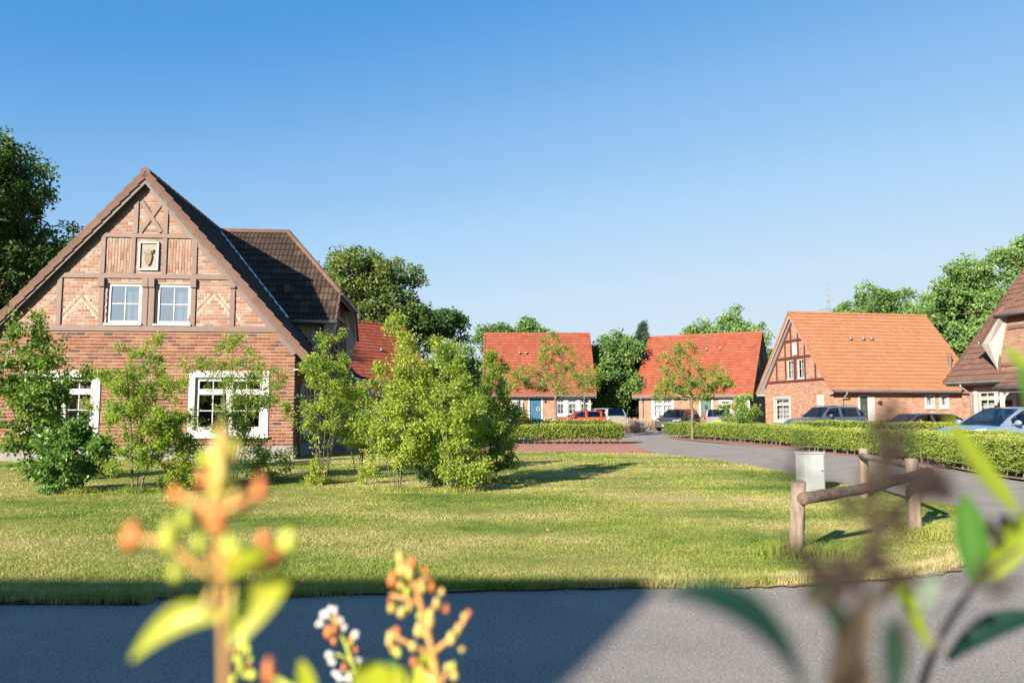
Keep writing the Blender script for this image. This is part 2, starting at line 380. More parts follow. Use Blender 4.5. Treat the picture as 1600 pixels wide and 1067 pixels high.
# ------------------------------------------------------------------ leaves, branches, trees
def leaf_arrays(pos, axis, nrm, L, W, fold=.15):
    n = len(pos); b = np.cross(axis, nrm); b /= np.linalg.norm(b, axis=1, keepdims=True) + 1e-9
    nn = np.cross(b, axis)
    L = np.broadcast_to(np.asarray(L).reshape(-1, 1), (n, 1)); W = np.broadcast_to(np.asarray(W).reshape(-1, 1), (n, 1))
    v = np.empty((n, 4, 3)); v[:, 0] = pos
    v[:, 1] = pos + axis * L * .45 + b * W * .5 + nn * W * fold
    v[:, 2] = pos + axis * L - nn * L * .12
    v[:, 3] = pos + axis * L * .45 - b * W * .5 + nn * W * fold
    i = np.arange(n)[:, None] * 4
    f = np.concatenate([i + np.array([[0, 1, 2]]), i + np.array([[0, 2, 3]])], 1).reshape(-1, 3)
    return v.reshape(-1, 3), f
def unit(a): return a / (np.linalg.norm(a, axis=1, keepdims=True) + 1e-9)
def leaf_cloud(name, rg, pos, out_dir, L, aspect, tint, mat, up=.5, jit=.8, lvar=.35):
    n = len(pos)
    ax = unit(out_dir * .8 + rg.normal(0, jit, (n, 3)) + np.array([0, 0, -.15]))
    nr = unit(rg.normal(0, .6, (n, 3)) + np.array([0, 0, up]) + out_dir * .35)
    l = L * (1 + rg.uniform(-lvar, lvar, n))
    v, f = leaf_arrays(pos, ax, nr, l, l * aspect)
    return np_mesh(name, v, f, np.repeat(tint, 4), mat)

def lobes_points(rg, lobes, K, inner=.45):
    """points in a union of ellipsoids, most near their surface"""
    vol = np.array([l[3] * l[4] * l[5] for l in lobes]); vol = vol ** .7; idx = rg.choice(len(lobes), K, p=vol / vol.sum())
    Lb = np.array(lobes)[idx]; d = unit(rg.normal(0, 1, (K, 3))); r = rg.uniform(inner ** 3, 1, K) ** (1 / 3)
    return Lb[:, :3] + d * Lb[:, 3:] * r[:, None]

def skeleton(rg, stems, centers, wander=.05, path_w=.35, seg=4):
    """branches that join every clump centre to the growing stems; returns nodes, parents and the load carried at each"""
    nodes = []; par = []; path = []; roots = []
    for st in stems:
        prev = -1; roots.append(len(nodes))
        for q in st:
            q = np.array(q, float); nodes.append(q); par.append(prev); path.append(0. if prev < 0 else path[prev] + np.linalg.norm(q - nodes[prev])); prev = len(nodes) - 1
    base = nodes[0]
    order = np.argsort(np.linalg.norm(centers - base, axis=1)); ends = []
    A = np.array(nodes); Pt = np.array(path)
    for ci in order:
        c = centers[ci]; d = c - A; dist = np.linalg.norm(d, axis=1)
        cost = dist + path_w * Pt + np.where(A[:, 2] > c[2] + .02, (A[:, 2] - c[2]) * 1.5, 0)
        cost[roots] += 1e3
        j = int(np.argmin(cost)); a = A[j]; pj = par[j]
        if pj >= 0: tdir = A[j] - A[pj]; tdir = tdir / (np.linalg.norm(tdir) + 1e-9)
        else: tdir = np.array([0, 0, 1.])
        L = np.linalg.norm(c - a); ctrl = a + tdir * L * .35 + (c - a) * .15
        prev = j; new = []
        m = seg
        for k in range(1, m + 1):
            t = k / m; q = (1 - t) ** 2 * a + 2 * t * (1 - t) * ctrl + t * t * c
            if k < m: q = q + rg.normal(0, wander * L, 3)
            nodes.append(q); par.append(prev); path.append(path[prev] + np.linalg.norm(q - nodes[prev])); prev = len(nodes) - 1; new.append(q)
        A = np.vstack([A, new]); Pt = np.append(Pt, path[-m:]); ends.append(prev)
    par = np.array(par); load = np.zeros(len(nodes))
    for e in ends: load[e] += 1
    for i in range(len(nodes) - 1, 0, -1):
        if par[i] >= 0: load[par[i]] += load[i]
    return A, par, load, ends
def skel_mesh(name, A, par, load, r_tip, r_pow, mat, sides=5, rmax=None):
    r = r_tip * np.maximum(load, 1) ** r_pow
    if rmax: r = np.minimum(r, rmax)
    idx = np.where(par >= 0)[0]; a = A[par[idx]]; b = A[idx]; ra = r[par[idx]]; rb = r[idx]
    ra = np.minimum(ra, rb * 1.35)
    d = unit(b - a); ref = np.where(np.abs(d[:, 2:3]) > .9, np.array([[1., 0, 0]]), np.array([[0, 0, 1.]]))
    u = unit(np.cross(d, ref)); w = np.cross(d, u); n = len(idx)
    th = np.arange(sides) * 2 * np.pi / sides
    ring = u[:, None] * np.cos(th)[None, :, None] + w[:, None] * np.sin(th)[None, :, None]
    V = np.concatenate([a[:, None] + ring * ra[:, None, None], b[:, None] + ring * rb[:, None, None]], 1).reshape(-1, 3)
    k = np.arange(sides); q = np.stack([k, (k + 1) % sides, sides + (k + 1) % sides, sides + k], 1)
    Fc = (np.arange(n)[:, None, None] * 2 * sides + q[None]).reshape(-1, 4)
    return np_mesh(name, V, Fc, np.full(len(V), .5), mat, True)

LEAF = {
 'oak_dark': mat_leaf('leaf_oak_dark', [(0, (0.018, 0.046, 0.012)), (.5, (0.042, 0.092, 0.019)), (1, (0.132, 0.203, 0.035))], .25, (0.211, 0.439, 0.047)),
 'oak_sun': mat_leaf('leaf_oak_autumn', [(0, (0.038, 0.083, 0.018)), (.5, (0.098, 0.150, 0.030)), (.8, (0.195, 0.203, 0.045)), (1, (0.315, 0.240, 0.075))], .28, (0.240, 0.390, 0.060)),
 'tree_mid': mat_leaf('leaf_tree_mid', [(0, (0.043, 0.102, 0.029)), (.5, (0.109, 0.196, 0.046)), (1, (0.203, 0.290, 0.072))], .3, (0.232, 0.435, 0.072)),
 'tree_light': mat_leaf('leaf_tree_light', [(0, (0.072, 0.145, 0.043)), (.5, (0.145, 0.246, 0.065)), (1, (0.275, 0.362, 0.102))], .32, (0.290, 0.493, 0.102)),
 'shrub': mat_leaf('leaf_shrub', [(0, (0.072, 0.134, 0.022)), (.45, (0.195, 0.283, 0.037)), (.85, (0.369, 0.420, 0.059)), (1, (0.573, 0.463, 0.077))], .48, (0.461, 0.647, 0.077)),
 'maple': mat_leaf('leaf_maple', [(0, (0.036, 0.083, 0.013)), (.6, (0.100, 0.181, 0.023)), (1, (0.260, 0.330, 0.039))], .3, (0.400, 0.627, 0.052)),
 'glossy': mat_leaf('leaf_glossy', [(0, (0.039, 0.098, 0.019)), (.6, (0.088, 0.187, 0.032)), (1, (0.216, 0.329, 0.051))], .28, (0.352, 0.538, 0.063), .38, .5),
 'hedge': mat_leaf('leaf_hedge', [(0, (0.042, 0.084, 0.016)), (.5, (0.147, 0.209, 0.032)), (.9, (0.269, 0.316, 0.050)), (1, (0.302, 0.205, 0.070))], .3, (0.319, 0.465, 0.058)),
 'street': mat_leaf('leaf_street_tree', [(0, (0.068, 0.130, 0.020)), (.5, (0.165, 0.246, 0.033)), (.85, (0.271, 0.333, 0.050)), (1, (0.348, 0.209, 0.055))], .35, (0.310, 0.444, 0.055)),
 'conifer': mat_leaf('leaf_conifer', [(0, (0.023, 0.058, 0.029)), (.6, (0.052, 0.104, 0.052)), (1, (0.091, 0.156, 0.078))], .15, (0.130, 0.260, 0.104)),
 'reed': mat_leaf('leaf_dry_grass', [(0, (.36, .27, .19)), (1, (.56, .47, .38))], .45, (.5, .4, .25)),
}
def make_tree(name, seed, h, lobes, K, per, leafL, clump_r, leafmat, bark, trunk_top=.62, loc=(0, 0), label='', group=None, cat='tree', flat=.75, r_tip=.02, r_pow=.5, aspect=.6, tintbase=None, lean=0., rz=0, parts=('trunk', 'crown')):
    rg = np.random.default_rng(seed)
    C_ = lobes_points(rg, lobes, K); C_[:, 2] = np.maximum(C_[:, 2], h * .08)
    tz = h * trunk_top
    trunk = [(0, 0, -.05)] + [(lean * t * t * h + rg.normal(0, .006 * h), rg.normal(0, .006 * h), tz * t) for t in (.12, .25, .4, .55, .7, .85, 1)]
    A, par, load, ends = skeleton(rg, [trunk], C_, path_w=.3)
    o = empty(name, (loc[0], loc[1], 0), rz, label, cat, group)
    mesh_obj(parts[0], skel_mesh(parts[0], A, par, load, r_tip, r_pow, bark), o)
    cc = np.mean(np.array(lobes)[:, :3], 0)
    n = K * per; idx = np.repeat(np.arange(K), per)
    off = rg.normal(0, 1, (n, 3)); off = unit(off) * (rg.uniform(0, 1, (n, 1)) ** .45) * clump_r * np.array([1, 1, flat]) * rg.uniform(.6, 1.35, (K, 1))[idx]
    pos = C_[idx] + off
    od = unit(pos - cc); od = unit(off + od * clump_r * .5)
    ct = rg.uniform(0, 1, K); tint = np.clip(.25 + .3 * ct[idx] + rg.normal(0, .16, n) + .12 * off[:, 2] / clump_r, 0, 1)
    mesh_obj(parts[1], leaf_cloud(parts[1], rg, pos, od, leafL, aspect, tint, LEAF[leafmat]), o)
    return o

def round_lobes(rg, h, w, base=.28, n=7):
    """an uneven crown of several overlapping masses"""
    out = [(0, 0, h * (base + 1) / 2, w * .36, w * .36, h * (1 - base) * .42)]
    for k in range(n):
        a = 2 * math.pi * (k + rg.uniform(-.3, .3)) / n; z = rg.uniform(base + .14, .86); rr = w * .5 * math.sqrt(max(.1, 1 - ((z - .55) / .55) ** 2))
        s = rg.uniform(.17, .26)
        out.append((math.cos(a) * (rr - s * w * .7), math.sin(a) * (rr - s * w * .7), h * z, w * s, w * s, h * rg.uniform(.10, .17)))
    out.append((rg.uniform(-.1, .1) * w, rg.uniform(-.1, .1) * w, h * .86, w * .2, w * .2, h * .13))
    return out
# ------------------------------------------------------------------ houses
T = 1.13; RZ = 7.62          # roof slope and height of the main ridge
EZ = RZ - 4.5 * T            # eave
class Basis:
    """a wall: a along it, z up, n outwards"""
    def __init__(s, o, a, n): s.o = Vector(o); s.a = Vector(a); s.n = Vector(n)
    def __call__(s, a, z, n=0.): return tuple(s.o + s.a * a + s.n * n + Vector((0, 0, z)))
def bbox(mb, B, a0, a1, z0, z1, n0, n1, t=.5): return mb.box(a0, a1, n0, n1, z0, z1, lambda x, y, z: B(x, z, y), t)
def beam_between(mb, B, p, q, w, n0, n1):
    p = Vector(p); q = Vector(q); d = (q - p).normalized(); s = Vector((-d.y, d.x)) * w / 2
    c = [p + s, p - s, q - s, q + s]
    vs = [B(v.x, v.y, n0) for v in c] + [B(v.x, v.y, n1) for v in c]
    mb.add(vs, [(0, 1, 2, 3), (7, 6, 5, 4), (0, 4, 5, 1), (1, 5, 6, 2), (2, 6, 7, 3), (3, 7, 4, 0)]); return mb
def set_uv(me):
    uv = me.uv_layers.new(name='uv')
    for p_ in me.polygons:
        n = p_.normal
        for li in p_.loop_indices:
            co = me.vertices[me.loops[li].vertex_index].co
            uv.data[li].uv = (co.y, co.z) if abs(n.x) > abs(n.y) else (co.x, co.z)
def cut(bm, co, no):
    bmesh.ops.bisect_plane(bm, geom=bm.verts[:] + bm.edges[:] + bm.faces[:], plane_co=co, plane_no=no, clear_outer=True, clear_inner=False)
def wall_mesh(name, B, a0, a1, z0, z1, holes, clips, mat, depth=.13):
    """wall skin with real openings and their reveals; clips are (point, outward normal) in (a, z)"""
    xs = sorted({a0, a1, *[h[0] for h in holes], *[h[1] for h in holes]}); zs = sorted({z0, z1, *[h[2] for h in holes], *[h[3] for h in holes]})
    xs = [x for x in xs if a0 <= x <= a1]; zs = [z for z in zs if z0 <= z <= z1]
    mb = MB()
    for i in range(len(xs) - 1):
        for j in range(len(zs) - 1):
            cx, cz = (xs[i] + xs[i + 1]) / 2, (zs[j] + zs[j + 1]) / 2
            if any(h[0] < cx < h[1] and h[2] < cz < h[3] for h in holes): continue
            mb.add([B(xs[i], zs[j]), B(xs[i + 1], zs[j]), B(xs[i + 1], zs[j + 1]), B(xs[i], zs[j + 1])], [(0, 1, 2, 3)])
    for h in holes:
        for (p, q) in (((h[0], h[2]), (h[0], h[3])), ((h[0], h[3]), (h[1], h[3])), ((h[1], h[3]), (h[1], h[2])), ((h[1], h[2]), (h[0], h[2]))):
            mb.add([B(p[0], p[1], 0), B(q[0], q[1], 0), B(q[0], q[1], -depth), B(p[0], p[1], -depth)], [(0, 1, 2, 3)])
    me = mb.mesh(name, mat, recalc=False)
    bm = bmesh.new(); bm.from_mesh(me); bmesh.ops.remove_doubles(bm, verts=bm.verts, dist=.0005)
    for co, no in clips: cut(bm, Vector(B(*co)), B.a * no[0] + Vector((0, 0, no[1])))
    bm.to_mesh(me); bm.free(); set_uv(me); return me

def window(parent, B, a0, a1, z0, z1, lights=2, transom=.28, surround=.14, mid=True, curtain='sides', glass='glass', sill=True, cmat='curtain', frame_w=.055, cols=2, label=None, rows=2):
    mb = MB()
    s = surround
    if s:
        bbox(mb, B, a0 - s, a1 + s, z1, z1 + s, -.02, .035); bbox(mb, B, a0 - s, a1 + s, z0 - s, z0, -.02, .035)
        bbox(mb, B, a0 - s, a0, z0, z1, -.02, .035); bbox(mb, B, a1, a1 + s, z0, z1, -.02, .035)
    f = frame_w; nb, nf = -.115, -.045
    bbox(mb, B, a0, a1, z1 - f, z1, nb, nf); bbox(mb, B, a0, a1, z0, z0 + f, nb, nf)
    bbox(mb, B, a0, a0 + f, z0 + f, z1 - f, nb, nf); bbox(mb, B, a1 - f, a1, z0 + f, z1 - f, nb, nf)
    w = (a1 - a0 - 2 * f) / lights; zt = z1 - (z1 - z0) * transom if transom else None
    for k in range(1, lights): x = a0 + f + w * k; bbox(mb, B, x - .045, x + .045, z0 + f, z1 - f, nb, nf + .002)
    if zt: bbox(mb, B, a0 + f, a1 - f, zt - .04, zt + .04, nb, nf + .004)
    o = mb.build('window', M['white'], parent, bevel=.006)
    if label: o['label'] = label
    if sill: bbox(MB(), B, a0 - s - .04, a1 + s + .04, z0 - s - .05, z0 - s + .005, -.05, .09).build('sill', M['white'], o, bevel=.005)
    for k in range(lights):
        x0 = a0 + f + w * k + (.045 if k else 0); x1 = a0 + f + w * (k + 1) - (.045 if k < lights - 1 else 0)
        zz = [(z0 + f, (zt - .04) if zt else z1 - f)] + ([(zt + .04, z1 - f)] if zt else [])
        for zi, (b0, b1) in enumerate(zz):
            sash = .035; sb = MB()
            bbox(sb, B, x0, x1, b0, b0 + sash, -.10, -.035); bbox(sb, B, x0, x1, b1 - sash, b1, -.10, -.035)
            bbox(sb, B, x0, x0 + sash, b0 + sash, b1 - sash, -.10, -.035); bbox(sb, B, x1 - sash, x1, b0 + sash, b1 - sash, -.10, -.035)
            sb.build('sash', M['white'], o)
            MB().add([B(x0, b0, -.075), B(x1, b0, -.075), B(x1, b1, -.075), B(x0, b1, -.075)], [(0, 1, 2, 3)]).build('pane', M[glass], o)
            for c in range(1, cols): xm = x0 + (x1 - x0) * c / cols; bbox(MB(), B, xm - .012, xm + .012, b0 + sash, b1 - sash, -.085, -.055).build('muntin', M['white'], o)
            if zi == 0 and mid:
                for r_ in range(1, rows): zm = b0 + (b1 - b0) * r_ / rows; bbox(MB(), B, x0 + sash, x1 - sash, zm - .012, zm + .012, -.083, -.057).build('muntin', M['white'], o)
    def cloth(x0, x1):
        n = max(8, int((x1 - x0) * 40)); vs = []
        for i in range(n + 1):
            x = x0 + (x1 - x0) * i / n; y = -.26 - .035 * math.sin(i * 1.9 + x0 * 7) - .015 * math.sin(i * .7)
            vs += [B(x, z0 + .02, y), B(x, z1 - .02, y)]
        MB().add(vs, [(2 * i, 2 * i + 2, 2 * i + 3, 2 * i + 1) for i in range(n)]).build('curtain', M[cmat], o, smooth=True)
    W = a1 - a0
    if curtain == 'full': cloth(a0 + .02, a1 - .02)
    elif curtain == 'sides': cloth(a0 + .02, a0 + W * .2); cloth(a1 - W * .2, a1 - .02)
    elif curtain == 'mid': cloth(a0 + W * .33, a0 + W * .62)
    elif curtain == 'right': cloth(a0 + W * .5, a1 - .02)
    elif curtain == 'left': cloth(a0 + .02, a0 + W * .4)
    return o
def door(parent, B, a0, a1, z1, mat, fr=.14, handle_left=True):
    mb = MB(); bbox(mb, B, a0 - fr, a0, 0, z1 + fr, -.10, .035); bbox(mb, B, a1, a1 + fr, 0, z1 + fr, -.10, .035); bbox(mb, B, a0, a1, z1, z1 + fr, -.10, .035)
    mb.build('door_frame', M['white'], parent, bevel=.006)
    d = MB(); bbox(d, B, a0 + .005, a1 - .005, .06, z1 - .005, -.10, -.055)
    w = a1 - a0
    for i in range(5): x = a0 + .09 + (w - .18) * i / 5; bbox(d, B, x + .004, x + (w - .18) / 5 - .004, .2, z1 - .12, -.055, -.043)
    o = d.build('door', mat, parent, bevel=.004)
    bbox(MB(), B, a0 + w * .36, a0 + w * .64, z1 * .62, z1 * .78, -.05, -.036).build('pane', M['glass'], o)
    x = a0 + .08 if handle_left else a1 - .08
    MB().tube([B(x, 1.0, -.045), B(x, 1.0, .01), B(x + (.12 if handle_left else -.12), 1.0, .01)], .011, 6).build('handle', M['metal'], o)
    bbox(MB(), B, a0 - fr, a1 + fr, 0, .06, -.12, .25).build('doorstep', M['plinth'], parent)
    return o

def tile_template(wa=.30, ws=.335, rolls=2, lip=.036, amp=.024, q=4):
    n = rolls * q + 1; x = np.linspace(0, wa, n); h = amp * np.sin(np.linspace(0, rolls * 2 * np.pi, n)) + amp * .35 * np.sin(np.linspace(0, rolls * 4 * np.pi, n))
    rows = [(.0, h + lip - .014), (0., h + lip), (0., h + lip), (ws + .05, h - .004)]
    V = np.array([[xx, s, hh] for s, hs in rows for xx, hh in zip(x, hs)])
    Fc = np.array([[r_ * n + i, r_ * n + i + 1, (r_ + 1) * n + i + 1, (r_ + 1) * n + i] for r_ in (0, 2) for i in range(n - 1)])
    return V, Fc
def inside(pt, clips, m=0): return all((Vector(pt) - c).dot(n) < -m for c, n in clips)
def slab(name, pts, thick, mat, parent):
    """a plate under the given top polygon"""
    pts = [Vector(p) for p in pts]; n = (pts[1] - pts[0]).cross(pts[2] - pts[0]).normalized()
    if n.z < 0: n = -n; 
    k = len(pts); low = [p - n * thick for p in pts]
    fs = [tuple(range(k)), tuple(range(2 * k - 1, k - 1, -1))] + [(i, k + i, k + (i + 1) % k, (i + 1) % k) for i in range(k)]
    return MB().add(pts + low, fs).build(name, mat, parent)

def house(name, label, cat, origin, yaw, L, tile, wall, soffit='cream', singles_main=(0, 0), verge='verge_tile', wing=None, sing_wing=0, q=4, verge_mat=None, vo=.35, detail=False, verge_single=True, group=None):
    h = empty(name, (origin[0], origin[1], 0), yaw, label, cat, group)
    mw = Matrix.Translation((origin[0], origin[1], 0)) @ Matrix.Rotation(yaw, 4, 'Z')
    info = dict(ob=h, mw=mw, inv=mw.inverted(), L=L)
    h_pos = mw
    roof = MB(); y0, y1 = -vo, L + vo
    deck = []
    for sgn in (1, -1):
        pts = [Vector((0, y0, RZ)), Vector((sgn * 4.5, y0, EZ)), Vector((sgn * 4.5, y1, EZ)), Vector((0, y1, RZ))]
        n = Vector((sgn * T, 0, 1)).normalized(); low = [p - n * .13 for p in pts]
        roof.add(pts + low, [(0, 1, 2, 3), (7, 6, 5, 4), (0, 4, 5, 1), (1, 5, 6, 2), (2, 6, 7, 3), (3, 7, 4, 0)])
    rf = roof.build('roof', M[soffit], h)
    class _P: pass
    for si, sgn in enumerate((1, -1)):
        s = Vector((-sgn, 0, T)).normalized(); LS = math.hypot(4.5, 4.5 * T)
        clips = [(Vector((0, 0, 0)), Vector((-sgn, 0, 0)))]
        if wing and sgn == wing['side']:
            pass
        _tile(h, mw, Vector((sgn * 4.53, y0, EZ - .03)), Vector((0, 1, 0)), s, y1 - y0, LS, clips, M[tile], si + len(label) % 50, singles_main[si], q, rf)
    # verge and ridge tiles
    vm = M[verge_mat or tile]
    for yy, face in ((y0, -1), (y1, 1)):
        for sgn in (1, -1):
            k = 20; LS = math.hypot(4.5, 4.5 * T); st = (LS + .04) / k; s = Vector((-sgn, 0, T)).normalized(); n = Vector((sgn * T, 0, 1)).normalized()
            joined = MB()
            for i in range(k):
                a = Vector((sgn * 4.53, 0, EZ - .03)) + s * (i * st)
                mb = MB(); tt = random.random()
                def fn(x, y, z, a=a): 
                    p_ = a + s * y + n * (z + .035 * (1 - y / st)); return (p_.x, yy + face * x, p_.z)
                mb.box(-.10, .035, -.012, st - .008, .0, .065, fn, tt); mb.box(.012, .038, -.012, st - .008, -.13, -.0005, fn, tt)
                if verge_single and face == -1 and detail: mb.build('verge_tile', vm, rf, bevel=.006)
                else: joined.v, joined.f, joined.t = joined.v + mb.v, joined.f + [tuple(i_ + len(joined.v) for i_ in f_) for f_ in mb.f], joined.t + mb.t
            if joined.v: o = joined.build('verge_tiles', vm, rf); o['kind'] = 'stuff'
            # barge board
            a = Vector((sgn * 4.5, 0, EZ)); e = Vector((0, 0, RZ))
            mb = MB(); dn = n * -.14
            pts = [a + dn, e + Vector((0, 0, -.14 / n.z)), e + Vector((0, 0, -.20 / n.z)), a + n * -.20]
            pts[3] = a + Vector((0, 0, -.14 - .08))
            vs = [(p_.x, yy + face * .0, p_.z) for p_ in pts] + [(p_.x, yy - face * .04, p_.z) for p_ in pts]
            mb.add(vs, [(0, 1, 2, 3), (7, 6, 5, 4), (0, 4, 5, 1), (1, 5, 6, 2), (2, 6, 7, 3), (3, 7, 4, 0)])
            mb.build('barge_board', M[soffit], h)
    def ridge(p, q_, single, base_r=.12):
        p = Vector(p); q_ = Vector(q_); Lr = (q_ - p).length; k = max(2, round(Lr / .38)); d = (q_ - p).normalized(); joined = MB()
        a = d.cross(Vector((0, 0, 1))).normalized(); up = a.cross(d)
        for i in range(k):
            mb = MB(); n_ = 7; vs = []
            for e_, rr in ((0, base_r * 1.08), (1, base_r * .95)):
                c = p + d * (Lr * (i + e_ * 1.06) / k)
                for j in range(n_): th = math.pi * (-.1 + 1.2 * j / (n_ - 1)); vs.append(c + a * math.cos(th) * rr + up * (math.sin(th) * rr * .9))
                vs.append(c)
            m_ = n_ + 1; fs = [(j, j + 1, m_ + j + 1, m_ + j) for j in range(n_ - 1)] + [tuple([n_] + list(range(n_))), tuple([m_ + n_] + list(range(m_ + n_ - 1, m_ - 1, -1)))]
            mb.add(vs, fs, random.random())
            if single: mb.build('ridge_tile', vm, rf, smooth=False)
            else: joined.v, joined.f, joined.t = joined.v + mb.v, joined.f + [tuple(i_ + len(joined.v) for i_ in f_) for f_ in mb.f], joined.t + mb.t
        if joined.v: o = joined.build('ridge_tiles', vm, rf); o['kind'] = 'stuff'
    ridge((0, y0 - .03, RZ + .02), (0, y1 + .03, RZ + .02), detail)
    # gutters and downpipes
    for sgn in (1, -1):
        mb = MB(); prof = [(.0, .03), (.0, -.05), (.03, -.085), (.08, -.09), (.115, -.05), (.12, .02)]
        vs = []; 
        for yy in (y0, y1): vs += [(sgn * (4.5 + x + .01), yy, EZ - .03 + z) for x, z in prof]
        vs2 = []
        for yy in (y0, y1): vs2 += [(sgn * (4.5 + x * .9 + .018), yy, EZ - .022 + z * .9) for x, z in prof]
        m_ = len(prof); mb.add(vs, [(i, i + 1, m_ + i + 1, m_ + i) for i in range(m_ - 1)]); mb.add(vs2, [(i, i + 1, m_ + i + 1, m_ + i) for i in range(m_ - 1)])
        mb.build('gutter', M['zinc'], h, smooth=True)
        for yy in (.55, L - .35):
            MB().tube([(sgn * 4.56, yy, EZ - .12), (sgn * 4.56, yy, EZ - .22), (sgn * 4.10, yy, EZ - .50), (sgn * 4.07, yy, EZ - .65), (sgn * 4.07, yy, .05)], .042, 10).build('downpipe', M['zinc'], h, smooth=True)
        # eave fascia
        mb = MB(); mb.box(min(sgn * 4.38, sgn * 4.47), max(sgn * 4.38, sgn * 4.47), y0 + .01, y1 - .01, EZ - .18, EZ - .075); mb.box(min(sgn * 4.0, sgn * 4.38), max(sgn * 4.0, sgn * 4.38), y0 + .01, y1 - .01, EZ - .17, EZ - .14)
        mb.build('eave_board', M['white'], h)
    if wing:
        w = wing; vc = w['v']; sd = w['side']; hwv = 3.04; zr = RZ - .12; uE = 4.62; u1 = 2.5
        ez = zr - hwv * T; hz = zr - (uE - u1) * 1.157           # wing eave, half hip eave
        mainplane = (Vector((0, 0, RZ)), -Vector((sd * T, 0, 1)).normalized()); hipn = Vector((sd * 1.157, 0, 1)).normalized(); hipp = Vector((sd * u1, 0, zr))
        wr = None
        for sg in (-1, 1):
            v1 = (zr - hz) / T     # half width at the hip eave
            um = lambda z: (RZ - z) / T
            pts = [Vector((sd * um(zr), vc, zr)), Vector((sd * um(ez), vc + sg * hwv, ez)), Vector((sd * uE, vc + sg * hwv, ez)), Vector((sd * uE, vc + sg * v1, hz)), Vector((sd * u1, vc, zr))]
            o_ = slab('wing_roof', pts, .12, M['fascia_brown'], h); wr = wr or o_
            s = Vector((0, -sg, T)).normalized(); LS = math.hypot(hwv, hwv * T)
            ends = [(hipp, hipn), (Vector((sd * (uE + .03), 0, 0)), Vector((sd, 0, 0))), mainplane, (Vector((0, vc, 0)), Vector((0, -sg, 0)))]
            _tile(h, mw, Vector((sd * (um(zr) - .1), vc + sg * (hwv + .03), ez - .03)), Vector((sd, 0, 0)), s, 4.9, LS, ends, M[tile], 7 + sg, sing_wing if sg == -w.get('front', 1) else 0, q, o_)
            # flashing along the valley
            va = Vector((sd * um(ez), vc + sg * hwv, ez)); vb = Vector((sd * um(zr), vc, zr)); dd = (vb - va)
            mb = MB(); nseg = 14; vs = []
            for i in range(nseg + 1):
                p_ = va + dd * (i / nseg); wob = .02 * math.sin(i * 2.1)
                vs += [p_ + Vector((-sd * .02, sg * (.10 + wob), .09)), p_ + Vector((sd * .07, 0, .085)), ]
            mb.add(vs, [(2 * i, 2 * i + 1, 2 * i + 3, 2 * i + 2) for i in range(nseg)]); mb.build('valley_flashing', M['lead'], h)
            # wing gutter, cheek boards
            mb = MB(); gy = vc + sg * (hwv + .05); x0, x1 = sd * (um(ez) - .05), sd * (uE + .05)
            mb.tube([(x0, gy, ez - .03), (x1, gy, ez - .03)], .055, 8); mb.build('gutter', M['zinc'], h, smooth=True)
            ny = 9; cw = (4.25 - 2.9) / ny
            for i in range(ny):
                xa = sd * (2.9 + i * cw); xb = sd * (2.9 + (i + 1) * cw - .012); yy = vc + sg * 2.62
                MB().box(min(xa, xb), max(xa, xb), yy - .015, yy + .015, 2.6, ez + .35).build('cheek_board', M['cream'], h)
            # rake soffit and verge tiles of the wing gable
            a = Vector((sd * uE, vc + sg * hwv, ez)); b = Vector((sd * uE, vc + sg * v1, hz)); mb = MB()
            for i in range(5):
                p_ = a + (b - a) * (i / 5); q_ = a + (b - a) * ((i + 1) / 5 - .015)
                vs = []
                for (pt, l_) in ((p_, .03), (q_, 0)):
                    for dx, dz in ((-.02, .07 + l_), (.04, .07 + l_), (.04, -.10 + l_), (-.02, -.10 + l_)): vs.append((pt.x + sd * dx, pt.y, pt.z + dz))
                mb.add(vs, [(0, 1, 2, 3), (7, 6, 5, 4), (0, 4, 5, 1), (1, 5, 6, 2), (2, 6, 7, 3), (3, 7, 4, 0)], random.random())
            mb.build('verge_tiles', vm, wr)
            ridge((sd * u1, vc, zr + .03), (sd * (uE + .02), vc + sg * v1, hz + .03), detail, .09)
            # boxed triangle under the wing eave
            MB().add([Vector((sd * 4.26, vc + sg * 2.60, 2.9)), Vector((sd * 4.26, vc + sg * (hwv - .02), ez - .05)), Vector((sd * 4.26, vc + sg * 2.0, ez + .95)), Vector((sd * 4.60, vc + sg * 2.60, ez - .12)), Vector((sd * 4.60, vc + sg * (hwv - .02), ez - .06)), Vector((sd * 4.60, vc + sg * 2.0, ez + .95))],
                     [(0, 1, 2), (5, 4, 3), (0, 3, 4, 1), (1, 4, 5, 2), (2, 5, 3, 0)]).build('soffit_box', M['cream'], h)
        # half hip
        v1 = (zr - hz) / T
        o_ = slab('wing_roof', [Vector((sd * u1, vc, zr)), Vector((sd * uE, vc - v1, hz)), Vector((sd * uE, vc + v1, hz))], .12, M['cream'], h)
        s = Vector((-sd, 0, 1.157)).normalized(); LS = math.hypot(uE - u1, zr - hz)
        cl = [(Vector((0, vc, zr)), Vector((0, -T, -1 * 0) if False else (0, sg_ * T, 1)).normalized()) for sg_ in (1, -1)]
        _tile(h, mw, Vector((sd * (uE + .03), vc - v1 - .1, hz - .03)), Vector((0, 1, 0)), s, 2 * v1 + .2, LS, cl, M[tile], 9, 0, q, o_)
        MB().tube([(sd * (uE + .06), vc - v1 - .05, hz - .03), (sd * (uE + .06), vc + v1 + .05, hz - .03)], .055, 8).build('gutter', M['zinc'], h, smooth=True)
        ridge((sd * um(zr), vc, zr + .02), (sd * u1, vc, zr + .02), detail)
        # gable wall of the wing
        B = Basis((sd * 4.25, vc, 0), (0, 1, 0), (sd, 0, 0)); holes = [(-.95, -.15, 3.35, 4.45), (.15, .95, 3.35, 4.45)]
        cl = [((0, zr - .14), (T, 1)), ((0, zr - .14), (-T, 1)), ((0, zr - (4.25 - u1) * 1.157 - .14), (0, 1))]
